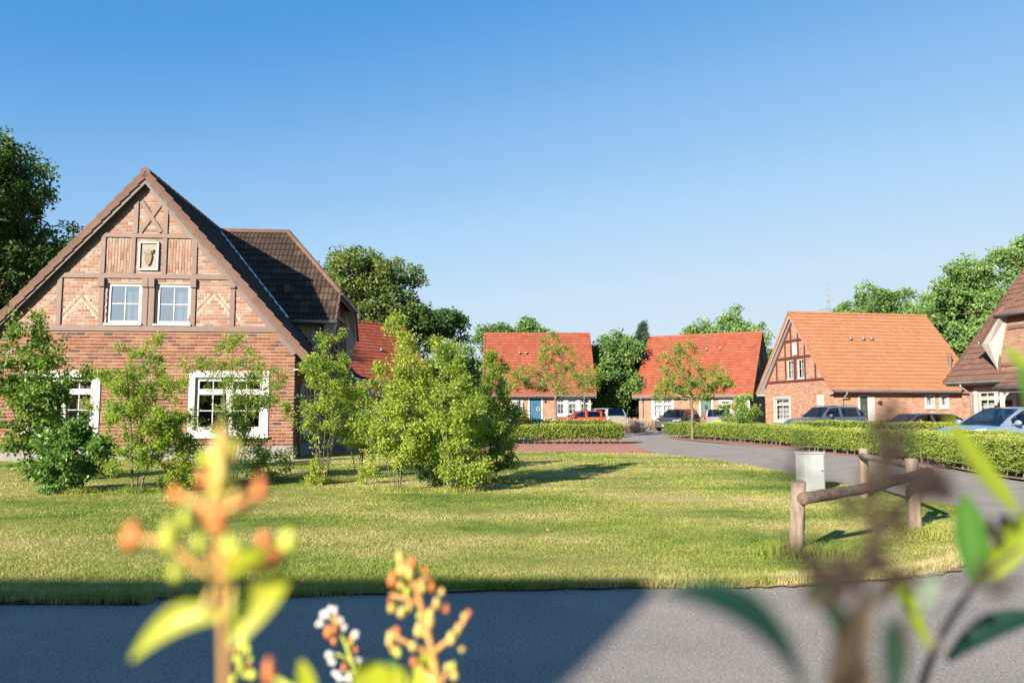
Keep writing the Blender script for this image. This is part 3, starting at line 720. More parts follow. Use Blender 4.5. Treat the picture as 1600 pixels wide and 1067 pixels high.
        me = wall_mesh('wing_wall', B, -2.6, 2.6, 2.3, 6, holes, cl, M[w.get('wall', wall)]); wo = mesh_obj('wing_wall', me, h)
        for hh in holes: window(h, B, hh[0], hh[1], hh[2], hh[3], 1, 0, .0, True, 'left')
        for aa in (-1.05, -.05, .05, 1.05): beam_between(MB(), B, (aa, 3.1), (aa, 5.2), .10, .0, .05).build('timber_beam', M[w.get('timber', 'timber')], h)
        for zz, hw_ in ((3.12, 2.55), (4.55, 2.0)): beam_between(MB(), B, (-hw_, zz), (hw_, zz), .13, .0, .055).build('timber_beam', M[w.get('timber', 'timber')], h)
        for aa in (-2.5, 2.5): beam_between(MB(), B, (aa, 2.7), (aa, 3.6), .12, .0, .05).build('timber_beam', M[w.get('timber', 'timber')], h)
    info['verge'] = vm
    # walls
    holes = info['holes'] = {'front': [], 'back': [], 'left': [], 'right': []}
    info['B'] = {'front': Basis((0, 0, 0), (1, 0, 0), (0, -1, 0)), 'back': Basis((0, L, 0), (-1, 0, 0), (0, 1, 0)),
                 'right': Basis((4, 0, 0), (0, 1, 0), (1, 0, 0)), 'left': Basis((-4, L, 0), (0, -1, 0), (-1, 0, 0))}
    info['wall'] = wall
    return info
def _tile(h, mw, o, a, s, LA, LS, clips, mat, seed, singles, q, parent):
    class Pp: pass
    # nearest whole tiles to the camera become single pieces
    o_ = Vector(o); rgt = clips
    parent_holder = parent
    tf = tile_field_impl(parent_holder, mw, o_, a, s, LA, LS, clips, mat, seed, singles, q)
    return tf
def tile_field_impl(parent, mw, o, a, s, LA, LS, clips, mat, seed, singles, q, wa=.30, ws=.335, lift=.03):
    a = Vector(a).normalized(); s = Vector(s).normalized(); n = a.cross(s)
    flip = n.z < 0
    if flip: n = -n
    rg = np.random.default_rng(100 + seed); V, Fc = tile_template(wa, ws, q=q)
    if flip: Fc = Fc[:, ::-1]
    na, ns = math.ceil(LA / wa - .02), math.ceil(LS / ws - .02); Mx = np.array([a, s, n]); wa_ = LA / na
    V = V.copy(); V[:, 0] *= wa_ / wa; ws_ = LS / ns; V[:, 1] *= ws_ / ws
    cells = []
    for j in range(ns):
        for i in range(na):
            p0 = o + a * (i * wa_) + s * (j * ws_) + n * lift
            cor = [p0, p0 + a * wa_, p0 + s * ws_, p0 + a * wa_ + s * ws_]
            if not any(inside(c, clips) for c in cor): continue
            cells.append((p0, all(inside(c, clips, .03) for c in cor)))
    VW = V @ Mx; pick = set()
    if singles:
        full = sorted([c for c in cells if c[1]], key=lambda c: ((mw @ c[0]) - Vector((0, 0, CAM_H))).length)
        pick = set(id(c[0]) for c in full[:singles])
        variants = [np_mesh('roof_tile', VW, Fc, np.full(len(V), rg.uniform(0, 1)), mat, True) for _ in range(8)]
    jv, jt = [], []
    for p0, fl in cells:
        jit = rg.normal(0, .003)
        if id(p0) in pick: t = mesh_obj('roof_tile', variants[rg.integers(8)], parent); t.location = p0 + n * jit
        else: jv.append(VW + np.array(p0 + n * jit)); jt.append(np.full(len(V), rg.uniform(0, 1)))
    if jv:
        k = len(jv); ff = (np.arange(k)[:, None, None] * len(V) + Fc[None]).reshape(-1, 4)
        me = np_mesh('tile_rows', np.concatenate(jv), ff, np.concatenate(jt), mat, True)
        bm = bmesh.new(); bm.from_mesh(me)
        for co, no in clips: cut(bm, co, no)
        bm.to_mesh(me); bm.free(); ob = mesh_obj('tile_rows', me, parent); ob['kind'] = 'stuff'
def hit(H, side, px, py):
    """where the view through a picture point meets a wall: (a, z) on that wall"""
    B = H['B'][side]; o = H['inv'] @ Vector((0, 0, CAM_H)); d = H['inv'].to_3x3() @ ray(px, py)
    t = (B.o - o).dot(B.n) / d.dot(B.n); p = o + d * t; return (p - B.o).dot(B.a), p.z
def rect(H, side, x0, y0, x1, y1):
    a0, z1 = hit(H, side, x0, y0); a1, z0 = hit(H, side, x1, y1); return min(a0, a1), max(a0, a1), z0, z1
GCL = [((0, RZ - .17), (T, 1)), ((0, RZ - .17), (-T, 1))]
def finish_walls(H, mats=None, skip=()):
    L = H['L']; mats = mats or {}
    for side in ('front', 'back', 'left', 'right'):
        if side in skip: continue
        m_ = M[mats.get(side, H['wall'])]; B = H['B'][side]
        if side in ('front', 'back'): me = wall_mesh('wall', B, -4, 4, 0, RZ, H['holes'][side], GCL, m_)
        else: me = wall_mesh('wall', B, 0, L, 0, EZ - .02 + .5 * T - .15, H['holes'][side], [], m_)
        H['w_' + side] = mesh_obj('wall', me, H['ob'])
def plinth(H, mat='plinth', z=.34):
    L = H['L']; mb = MB(); e = .02
    mb.box(-4 - e, 4 + e, -e, .1, -.1, z); mb.box(-4 - e, 4 + e, L - .1, L + e, -.1, z); mb.box(-4 - e, -3.9, .1, L - .1, -.1, z); mb.box(3.9, 4 + e, .1, L - .1, -.1, z)
    mb.build('plinth', M[mat], H['ob'], bevel=.01)

def bricks(parent, B, regions, mat, singles=0, seed=3, course=.0905, bl=.232, joint=.0165, proud=.009):
    """regions: function(z) -> allowed intervals. Each brick its own box; the first ones chosen are single objects"""
    rg = np.random.default_rng(seed); boxes = []
    j = 0
    for (z0, z1, fn) in regions:
        z = z0
        while z + course * .5 < z1:
            hh = min(course, z1 - z) - joint
            for (i0, i1) in fn(z + course / 2):
                off = -(bl * .5) * (j % 2) - rg.uniform(0, .03); x = math.floor(i0 / bl) * bl + off
                while x < i1:
                    b0, b1 = max(x, i0) + joint / 2, min(x + bl, i1) - joint / 2
                    if b1 - b0 > .03: boxes.append(((b0 + b1) / 2, z + joint / 2 + hh / 2, b1 - b0, hh, 0.))
                    x += bl
            z += course; j += 1
    return boxes
def emit_bricks(parent, B, boxes, mat, singles, sel, seed=3, proud=.010):
    rg = np.random.default_rng(seed)
    cand = [i for i, b in enumerate(boxes) if sel(b)]; rg.shuffle(cand) if False else None
    pick = set(cand[:singles])
    # single pieces share a few meshes
    vs0 = {}
    def piece(w, h, tint):
        key = (round(w, 3), round(h, 3), tint)
        if key not in vs0:
            mb = MB(); mb.box(-w / 2, w / 2, -.03, 0, -h / 2, h / 2, lambda x, y, z: tuple(B.a * x + B.n * y + Vector((0, 0, z))), tint / 9); vs0[key] = mb.mesh('brick', mat)
        return vs0[key]
    V, Fl, Tn = [], [], []; nb = 0
    for i, (cx, cz, w, h, rot) in enumerate(boxes):
        pr = proud + rg.uniform(-.003, .003); t = rg.beta(2.2, 2.0)
        if i in pick: o = mesh_obj('brick', piece(w, h, int(t * 9)), parent); o.location = B(cx, cz, pr); continue
        c, s = math.cos(rot), math.sin(rot); q = []
        for (x, z) in ((-w / 2, -h / 2), (w / 2, -h / 2), (w / 2, h / 2), (-w / 2, h / 2)): q.append((cx + x * c - z * s, cz + x * s + z * c))
        V += [B(a_, z_, pr) for a_, z_ in q] + [B(a_, z_, -.02) for a_, z_ in q]
        Fl += [(nb, nb + 1, nb + 2, nb + 3), (nb, nb + 4, nb + 5, nb + 1), (nb + 1, nb + 5, nb + 6, nb + 2), (nb + 2, nb + 6, nb + 7, nb + 3), (nb + 3, nb + 7, nb + 4, nb)]; Tn += [t] * 8; nb += 8
    o = mesh_obj('brickwork', np_mesh('brickwork', np.array(V), np.array(Fl), np.array(Tn), mat), parent); o['kind'] = 'stuff'; return o
def subtract(iv, cuts):
    for c0, c1 in cuts:
        nx = []
        for a, b in iv:
            if c1 <= a or c0 >= b: nx.append((a, b)); continue
            if c0 > a: nx.append((a, c0))
            if c1 < b: nx.append((c1, b))
        iv = nx
    return iv

# ---------- the brick house on the left
c0 = G(457, 718); yaw = R(5)
H1 = house('gabled_brick_house', 'large timbered brick house with brown roof and a relief plaque in its gable', 'house',
           (c0.x - 4 * math.cos(yaw), c0.y - 4 * math.sin(yaw)), yaw, 11.6, 'tile_dark', 'wall_red', soffit='fascia_brown', wing=dict(v=6.1, side=1, front=1), sing_wing=300, detail=True, verge_mat='tile_brown', vo=.20)
h1 = H1['ob']; Bf = H1['B']['front']
q1 = lambda zx, zy: hit(H1, 'front', zx / 3.8118, 240 + zy / 3.8118)       # readings from an enlarged view of the gable
uA = [(662, 1012, 780, 1000), (955, 1018, 1125, 1003)]
W1 = rect(H1, 'front', 168.5, 442, 220, 506); W2 = rect(H1, 'front', 245, 443.5, 297, 507)
W3 = rect(H1, 'front', 306, 590, 409, 672); W4 = rect(H1, 'front', 50, 590, 144, 670)
for w in (W1, W2, W3, W4): H1['holes']['front'].append(w)
SW = (1.3, 2.3, .75, 2.1)
H1['holes']['right'] += [SW, (3.2, 4.1, .06, 2.1), (7.2, 8.9, .8, 2.1)]
finish_walls(H1, {'front': 'mortar'}); plinth(H1, z=.36)
zC = hit(H1, 'front', 330, 514.5)[1]; zA = hit(H1, 'front', 235, 432)[1]; zB = hit(H1, 'front', 235, 369)[1]
halfw = lambda z: min(4.0, (RZ - .20 - z) / T)
# timber frame: each beam a piece of its own
def tb(p, q, w, n1=.045): return beam_between(MB(), Bf, p, q, w, -.02, n1).build('timber_beam', M['timber'], h1, bevel=.006)
for z, w, n1 in ((zC, .15, .055), (zA, .13, .05), (zB, .115, .05)): tb((-halfw(z) , z), (halfw(z), z), w, n1)
ux = lambda zx, zy: q1(zx, zy)[0]
up_top = lambda u: RZ - .25 - abs(u) * T
for zx in (812, 990): u = ux(zx, 400); tb((u, zB + .06), (u, min(up_top(u), zB + 1.6)), .125)
uL, uR = ux(826, 400) + .06, ux(978, 400) - .06
tb((uL, zB + .10), (uR, q1(985, 290)[1]), .11, .038); tb((uR, zB + .10), (uL, q1(835, 285)[1]), .11, .041)
mids = [ux(617, 600), ux(795, 600), ux(983, 600), ux(1163, 600)]
for u in mids: tb((u, zA + .066), (u, zB - .058), .12)
lows = [ux(355, 880), ux(606, 880), ux(1153, 880), hit(H1, 'front', 300 + 252 / 3.953, 330 + 570 / 3.953)[0]]
for u in lows: tb((u, zC + .076), (u, zA - .066), .125)
um_ = ux(885, 880); tb((um_ - .085, zC + .076), (um_ - .085, zA - .066), .15, .043); tb((um_ + .085, zC + .076), (um_ + .085, zA - .066), .15, .047)
for u in (lows[1], um_ - .085, um_ + .085, lows[2], lows[3]): bbox(MB(), Bf, u - .08, u + .08, zA - .30, zA - .066, .04, .095).build('corbel', M['timber'], h1, bevel=.01)
for sg in (1, -1): tb((sg * .02, RZ - .32), (sg * 4.0, RZ - .30 - 4.0 * T), .16, .035 if sg > 0 else .037)
# windows
for w, cu in ((W1, 'right'), (W2, 'right')): window(h1, Bf, *w, 1, 0, .0, True, 'right', 'glass_sky', True, 'curtain', .05)
window(h1, Bf, *W3, 2, .27, .165, True, 'mid', 'glass', True, 'curtain_dark'); window(h1, Bf, *W4, 2, .27, .165, True, 'right', 'glass', True, 'curtain_dark')
Br = H1['B']['right']
window(h1, Br, *SW, 1, 0, .12, True, 'full'); window(h1, Br, 7.2, 8.9, .8, 2.1, 2, .27, .12); door(h1, Br, 3.2, 4.1, 2.1, M['door_blue'])
# plaque
px0, px1, pz0, pz1 = rect(H1, 'front', 833 / 3.8118, 240 + 526 / 3.8118, 946 / 3.8118, 240 + 699 / 3.8118)
pm = MB(); f = .05
bbox(pm, Bf, px0, px1, pz1 - f, pz1, .0, .075); bbox(pm, Bf, px0, px1, pz0, pz0 + f, .0, .075); bbox(pm, Bf, px0, px0 + f, pz0 + f, pz1 - f, .0, .075); bbox(pm, Bf, px1 - f, px1, pz0 + f, pz1 - f, .0, .075)
pq = pm.build('plaque', M['white'], h1, bevel=.008)
bbox(MB(), Bf, px0 + f, px1 - f, pz0 + f, pz1 - f, .0, .03).build('plaque_field', M['stone_relief'], pq)
pc, ph, pw = (px0 + px1) / 2, pz1 - pz0, px1 - px0
def relief(pts, n1, mat, nm='relief'):
    k = len(pts); P_ = [(pc + x * pw, pz0 + y * ph) for x, y in pts]
    vs = [Bf(a, z, .03) for a, z in P_] + [Bf(pc + (a - pc) * .9, z, n1) for a, z in P_]
    MB().add(vs, [tuple(range(k, 2 * k))] + [(i, (i + 1) % k, k + (i + 1) % k, k + i) for i in range(k)]).build(nm, mat, pq)
relief([(-.20, .52), (-.22, .40), (-.14, .24), (-.02, .16), (.10, .22), (.16, .36), (.20, .50), (.10, .62), (-.08, .64)], .075, M['relief_pink'])
relief([(-.18, .58), (.16, .58), (.12, .68), (-.02, .74), (-.16, .70)], .085, M['relief_green'])
for a_ in (((-.14, .62), (-.28, .66), (-.26, .60)), ((.12, .62), (.30, .72), (.18, .70)), ((.14, .60), (.30, .66), (.16, .56))): relief(list(a_), .07, M['relief_pink'])
# bricks
cutsets = [W1, W2, W3, W4]
opn = [(w[0] - (.17 if i > 1 else 0), w[1] + (.17 if i > 1 else 0), w[2] - (.22 if i > 1 else .0), w[3] + (.17 if i > 1 else 0)) for i, w in enumerate(cutsets)]
opn.append((px0, px1, pz0, pz1))
sold = [(mids[0] + .06, mids[1] - .06, zA + .07, zB - .06), (mids[2] + .06, mids[3] - .06, zA + .07, zB - .06)]
chev = [((lows[0] + lows[1]) / 2, 1), ((lows[2] + lows[3]) / 2, -1)]
def row_fn(z):
    hw_ = min(4.0, (RZ - .18 - z) / T)
    if hw_ < .15: return []
    cu = [(o_[0], o_[1]) for o_ in opn if o_[2] < z < o_[3]] + [(s_[0], s_[1]) for s_ in sold if s_[2] < z < s_[3]]
    if zC < z < zA:
        for cx, sg in chev:
            off = (zC + (zA - zC) * (.72 if sg < 0 else .62) - z) * .85
            if 0 <= off < .62:
                for s2 in (-1, 1): cu.append((cx + s2 * off - .10, cx + s2 * off + .10))
    return subtract([(-hw_, hw_)], cu)
low = bricks(h1, Bf, [(.36, zC - .06, row_fn)], None, seed=3)
up = bricks(h1, Bf, [(zC + .06, RZ - .3, row_fn)], None, seed=4)
for s_ in sold:
    x = s_[0]
    k = 0
    while x < s_[1] - .03:
        z = s_[2] - (.116 if k % 2 else 0)
        while z < s_[3]:
            b0, b1 = max(z, s_[2]) + .006, min(z + .232, s_[3]) - .006
            if b1 - b0 > .03: up.append((x + .035, (b0 + b1) / 2, .064, b1 - b0, 0.))
            z += .232
        x += .077; k += 1
for cx, sg in chev:
    top = zC + (zA - zC) * (.72 if sg < 0 else .62)
    for s2 in (-1, 1):
        for k in range(9):
            off = .05 + k * .068; up.append((cx + s2 * off, top - off / .85, .055, .175, s2 * .55))
emit_bricks(H1['w_front'], Bf, low, M['brick_red'], 150, lambda b: b[0] > 2.2 and b[1] > 1.2 and b[2] > .2, 5)
emit_bricks(H1['w_front'], Bf, up, M['brick_pale'], 150, lambda b: abs(b[0]) < 3.2 and b[2] > .2 and b[4] == 0, 6)
# roof vent on the wing, porch
vp = Vector((2.95, 3.9, RZ - .12 - (6.1 - 3.9) * T + .12)); MB().box(-.09, .09, -.10, .10, -.1, .16, lambda x, y, z: (vp.x + x, vp.y + y, vp.z + z)).build('roof_vent', M['tile_brown'], h1, bevel=.03)
def porch(H, side, v0, v1, tile, posts=True, reach=5.75):
    h = H['ob']; sd = side; zt, zb = 2.62, 2.20; r0 = 4.42
    s_ = slab('porch_roof', [Vector((sd * r0, v0, zt)), Vector((sd * reach, v0, zb)), Vector((sd * reach, v1, zb)), Vector((sd * r0, v1, zt))], .09, M['white'], h)
    sv = Vector((-sd * (reach - r0), 0, zt - zb)); LS = sv.length
    _tile(h, H['mw'], Vector((sd * (reach + .03), v0, zb - .01)), Vector((0, 1, 0)), sv, v1 - v0, LS, [], H['verge'], 31, 0, 4, s_)
    MB().tube([(sd * (reach + .09), v0 - .05, zb - .03), (sd * (reach + .09), v1 + .05, zb - .03)], .055, 8).build('gutter', M['zinc'], h, smooth=True)
    if posts:
        for vv in (v0 + .12, v1 - .12):
            MB().box(-.06, .06, -.06, .06, 0, zb - .09, lambda x, y, z: (sd * (reach - .15) + x, vv + y, z)).build('porch_post', M['white'], h, bevel=.008)
            sg = 1 if vv < (v0 + v1) / 2 else -1
            MB().tube([(sd * (reach - .15), vv, zb - .75), (sd * (reach - .15), vv + sg * .12, zb - .35), (sd * (reach - .15), vv + sg * .42, zb - .12)], .045, 6).build('bracket', M['white'], h)
        mb = MB(); mb.box(-.05, .05, v0, v1, zb - .20, zb - .085, lambda x, y, z: (sd * (reach - .15) + x, y, z)); mb.build('porch_beam', M['white'], h)
porch(H1, 1, 3.9, 8.3, None)
# ---------- the other houses
def simple_side(H, side, items, wood='door_blue'):
    out = []
    for it in items:
        if it[0] == 'win':
            w = rect(H, side, *it[1]); s = .13; w = (w[0] + s, w[1] - s, w[2] + s, w[3] - s); H['holes'][side].append(w); out.append(('win', w, it[2]))
        else:
            a0, z1 = hit(H, side, it[1][0], it[1][1]); a1, _ = hit(H, side, it[1][2], it[1][1]); a0, a1 = min(a0, a1), max(a0, a1)
            a0 += .13; a1 -= .13; z1 -= .13; H['holes'][side].append((a0, a1, 0.0, z1)); out.append(('door', (a0, a1, z1), it[2]))
    return out
def put_side(H, side, lst):
    B = H['B'][side]
    for k, w, kw in lst:
        if k == 'win': window(H['ob'], B, *w, surround=.13, **kw)
        else: door(H['ob'], B, w[0], w[1], w[2], M[kw], .13)
def vents(H, side, pts, mat='zinc'):
    """small pipe vents on the slope over the given wall side (+1 / -1)"""
    n = Vector((side * T, 0, 1)).normalized(); o = H['inv'] @ Vector((0, 0, CAM_H))
    for px, py in pts:
        d = H['inv'].to_3x3() @ ray(px, py); t = (Vector((0, 0, RZ)) - o).dot(n) / d.dot(n); p = o + d * t
        v = MB().tube([p - n * .05, p + n * .16, p + n * .20 + Vector((side * .06, 0, .02))], [.075, .075, .09], 10).build('roof_vent', M[mat], H['ob'], smooth=True)
def far_gable(H, side, timber, B=None, win=None):
    """timber framing, two small windows and a white panel in a gable"""
    B = H['B'][side]; h = H['ob']; zc, za, zb = 3.25, 4.75, 5.85
    hw_ = lambda z: (RZ - .22 - z) / T
    tb = lambda p, q, w, n1=.045: beam_between(MB(), B, p, q, w, -.02, n1).build('timber_beam', M[timber], h)
    for z in (zc, za, zb): tb((-min(4, hw_(z)), z), (min(4, hw_(z)), z), .15, .05)
    for u in (-.42, .42): tb((u, zb + .07), (u, RZ - .3 - abs(u) * T), .12)
    for u in (-1.15, -.42, .42, 1.15): tb((u, za + .07), (u, zb - .07), .12)
    for u in (-2.3, -1.15, 1.15, 2.3): tb((u, zc + .07), (u, za - .07), .13)
    tb((0, zc + .07), (0, za - .07), .3)
    for sg in (1, -1): tb((sg * .02, RZ - .34), (sg * 3.9, RZ - .32 - 3.9 * T), .16, .035 if sg > 0 else .037)
    for w in ((-1.02, -.22, zc + .12, za - .12), (.22, 1.02, zc + .12, za - .12)): window(h, B, *w, 1, 0, 0, True, 'left')
    pm = MB(); bbox(pm, B, -.24, .24, za + .15, zb - .12, 0, .06); pm.build('plaque', M['white'], h, bevel=.01)
GW = [(-1.02, -.22, 3.37, 4.63), (.22, 1.02, 3.37, 4.63)]

# centre house, long side to the camera
xr = (921 - 800) / 1200 * 62.5
H3 = house('red_roofed_house', 'brick house with orange red roof and blue door behind the short hedge in the centre', 'house', (xr - .3, 62.6), R(90), 7.9, 'tile_red', 'wall_pale', soffit='white', q=3)
it = simple_side(H3, 'left', [('door', (825, 617, 848, 650), 'door_blue'), ('win', (867, 620, 884.5, 650), dict(lights=1, curtain='left', cmat='curtain', cols=2)), ('win', (884.5, 620, 904, 650), dict(lights=1, curtain='right', cmat='curtain_dark')), ('win', (904, 620, 923, 650), dict(lights=1, curtain='full', cmat='curtain_dark')), ('win', (797, 624, 817, 650), dict(lights=1))])
H3['holes']['front'] += GW
finish_walls(H3); put_side(H3, 'left', it); far_gable(H3, 'front', 'timber'); vents(H3, -1, [(812, 554), (822, 554), (848, 596)])
w0 = H3['inv'] @ P(842, 640, 58.55)
# wreath and wall lamp by the blue door
a_, z_ = hit(H3, 'left', 841, 639); MB().tube([H3['B']['left'](a_ + .13 * math.cos(t), z_ + .13 * math.sin(t), -.02) for t in np.linspace(0, 6.28, 12)], .035, 6).build('wreath', M['cream'], H3['ob'])
a_, z_ = hit(H3, 'left', 851.5, 627); MB().box(-.07, .07, -.02, .12, -.1, .1, lambda x, y, z: H3['B']['left'](a_ + x, z_ + z, y)).build('wall_lamp', M['black_plastic'], H3['ob'], bevel=.02)

# centre right house, turned, green door
r4 = P(1191, 516, 61.3); e4 = Vector((.88, -.475)).normalized()
H4 = house('red_roofed_house', 'brick house with bright red roof and green door behind the dark estate car', 'house', (r4.x - e4.x * .35, r4.y - e4.y * .35), math.atan2(e4.x, -e4.y), 8.7, 'tile_red', 'wall_pale', soffit='white', q=3)
it = simple_side(H4, 'left', [('win', (1018, 622, 1053, 654), dict(lights=2, curtain='full')), ('door', (1092, 620, 1114, 650), 'door_green'), ('win', (1123, 623, 1144, 650), dict(lights=1)), ('win', (1152, 623, 1172, 650), dict(lights=1))])
H4['holes']['front'] += GW
finish_walls(H4); put_side(H4, 'left', it); far_gable(H4, 'front', 'timber'); vents(H4, -1, [(1105, 548), (1126, 547)])

# orange house, gable and long side to the camera
r5 = P(1232, 487, 49.2); v5 = Vector((.984, .176))
H5 = house('orange_roofed_house', 'brick house with large orange roof and timbered gable behind the grey car', 'house', (r5.x + v5.x * .35, r5.y + v5.y * .35), math.atan2(v5.y, v5.x) - R(90), 9.2, 'tile_orange', 'wall_far', soffit='white', q=3, wing=dict(v=4.7, side=-1, wall='wall_far', timber='timber_red'))
itf = simple_side(H5, 'front', [('win', (1209, 620, 1236, 660), dict(lights=1, cols=2, curtain='full', rows=3))])
itr = simple_side(H5, 'right', [('door', (1340, 616, 1360, 650), 'door_dark'), ('win', (1444, 616, 1461, 638), dict(lights=1, cols=1, transom=0, mid=False, curtain='full')), ('win', (1467, 616, 1483, 638), dict(lights=1, cols=1, transom=0, mid=False, curtain='full'))])
H5['holes']['front'] += GW
finish_walls(H5); put_side(H5, 'front', itf); put_side(H5, 'right', itr); far_gable(H5, 'front', 'timber_red'); vents(H5, 1, [(1327, 532), (1347, 532), (1360, 532)])
B5 = H5['B']['right']; a0, z1 = hit(H5, 'right', 1352, 618); a1, _ = hit(H5, 'right', 1366, 618)
bbox(MB(), B5, a0 + .12, a1, 0, z1, .0, .05).build('side_panel', M['white'], H5['ob'])
a0, a1, z0, z1 = rect(H5, 'front', 1277, 617, 1288, 637); bbox(MB(), H5['B']['front'], a0, a1, z0, z1, 0, .05).build('meter_cupboard', M['white'], H5['ob'], bevel=.01)
a_, z_ = hit(H5, 'right', 1374, 629); MB().box(-.1, .1, -.02, .14, -.1, .1, lambda x, y, z: B5(a_ + x, z_ + z, y)).build('wall_lamp', M['black_plastic'], H5['ob'], bevel=.03)
nn = Vector((T, 0, 1)).normalized(); o_ = H5['inv'] @ Vector((0, 0, CAM_H)); d5 = H5['inv'].to_3x3() @ ray(1485, 574); t_ = (Vector((0, 0, RZ)) - o_).dot(nn) / d5.dot(nn); pp = o_ + d5 * t_
fp = MB(); fp.tube([pp - Vector((0, 0, .2)), pp + Vector((0, 0, .62))], .10, 12); fp.tube([pp + Vector((0, 0, .62)), pp + Vector((0, 0, .78))], .14, 12); fp.build('flue_pipe', M['fascia_brown'], H5['ob'], smooth=False)

# crimson roof behind the left house
r2 = P(629, 517, 57.5); v2 = Vector((.675, .737)).normalized(); L2 = 9.6
H2 = house('crimson_roofed_house', 'house with crimson tiled roof showing between the brown roofed house and the shrubs', 'house', (r2.x - v2.x * (L2 + .35), r2.y - v2.y * (L2 + .35)), math.atan2(v2.y, v2.x) - R(90), L2, 'tile_crimson', 'wall_far', soffit='white', q=3)
finish_walls(H2); vents(H2, 1, [(594, 549)])

# brown roofed house at the right edge
H6 = house('brown_roofed_house', 'brick house with brown tiled roof and half hipped dormer at the right edge', 'house', (23.07, 33.6), R(192), 11.6, 'tile_brown', 'wall_far', soffit='white', wing=dict(v=4.8, side=1, front=1, wall='wall_pale', timber='timber'), singles_main=(300, 0), detail=True)
w6 = rect(H6, 'right', 1527, 611, 1585, 650); w6 = (w6[0], w6[1], max(w6[2], .9), w6[3]); H6['holes']['right'].append(w6)
H6['holes']['right'].append((4.6, 5.6, 0.0, 2.1))
finish_walls(H6); window(H6['ob'], H6['B']['right'], *w6, 2, .3, .17, True, 'left', 'glass', True, 'curtain'); door(H6['ob'], H6['B']['right'], 4.6, 5.6, 2.1, M['door_green'])
porch(H6, 1, 3.0, 7.4, None, reach=5.2)
# house behind the photographer: out of the picture, its shadow lies over the path
HS = empty('neighbour_house', tuple(SH * -12), math.atan2(-.55, .835), 'tall lean-to house behind the viewer whose shadow lies across the path', 'house')
def prism(pf, y0, y1):
    k = len(pf); vs = [(x, y0, z) for x, z in pf] + [(x, y1, z) for x, z in pf]
    return MB().add(vs, [tuple(range(k)), tuple(range(2 * k - 1, k - 1, -1))] + [(i, k + i, k + (i + 1) % k, (i + 1) % k) for i in range(k)])
o_ = prism([(-17, 0), (-17, 2.8), (-9.1, 4.62), (-2.45, 6.26), (-2.25, 6.1), (-1.95, 5.6), (-.95, 3.5), (-.95, 0)], -8, 0).build('wall', M['wall_red'], HS); set_uv(o_.data)
prism([(-17.3, 2.9), (-9.1, 4.8), (-2.36, 6.46), (-2.194, 6.30), (-1.841, 5.62), (-.70, 3.3), (-.9, 3.25), (-2.0, 5.55), (-2.3, 6.15), (-2.5, 6.3), (-9.1, 4.65), (-17.3, 2.75)], -8.3, .25).build('roof', M['tile_brown'], HS)

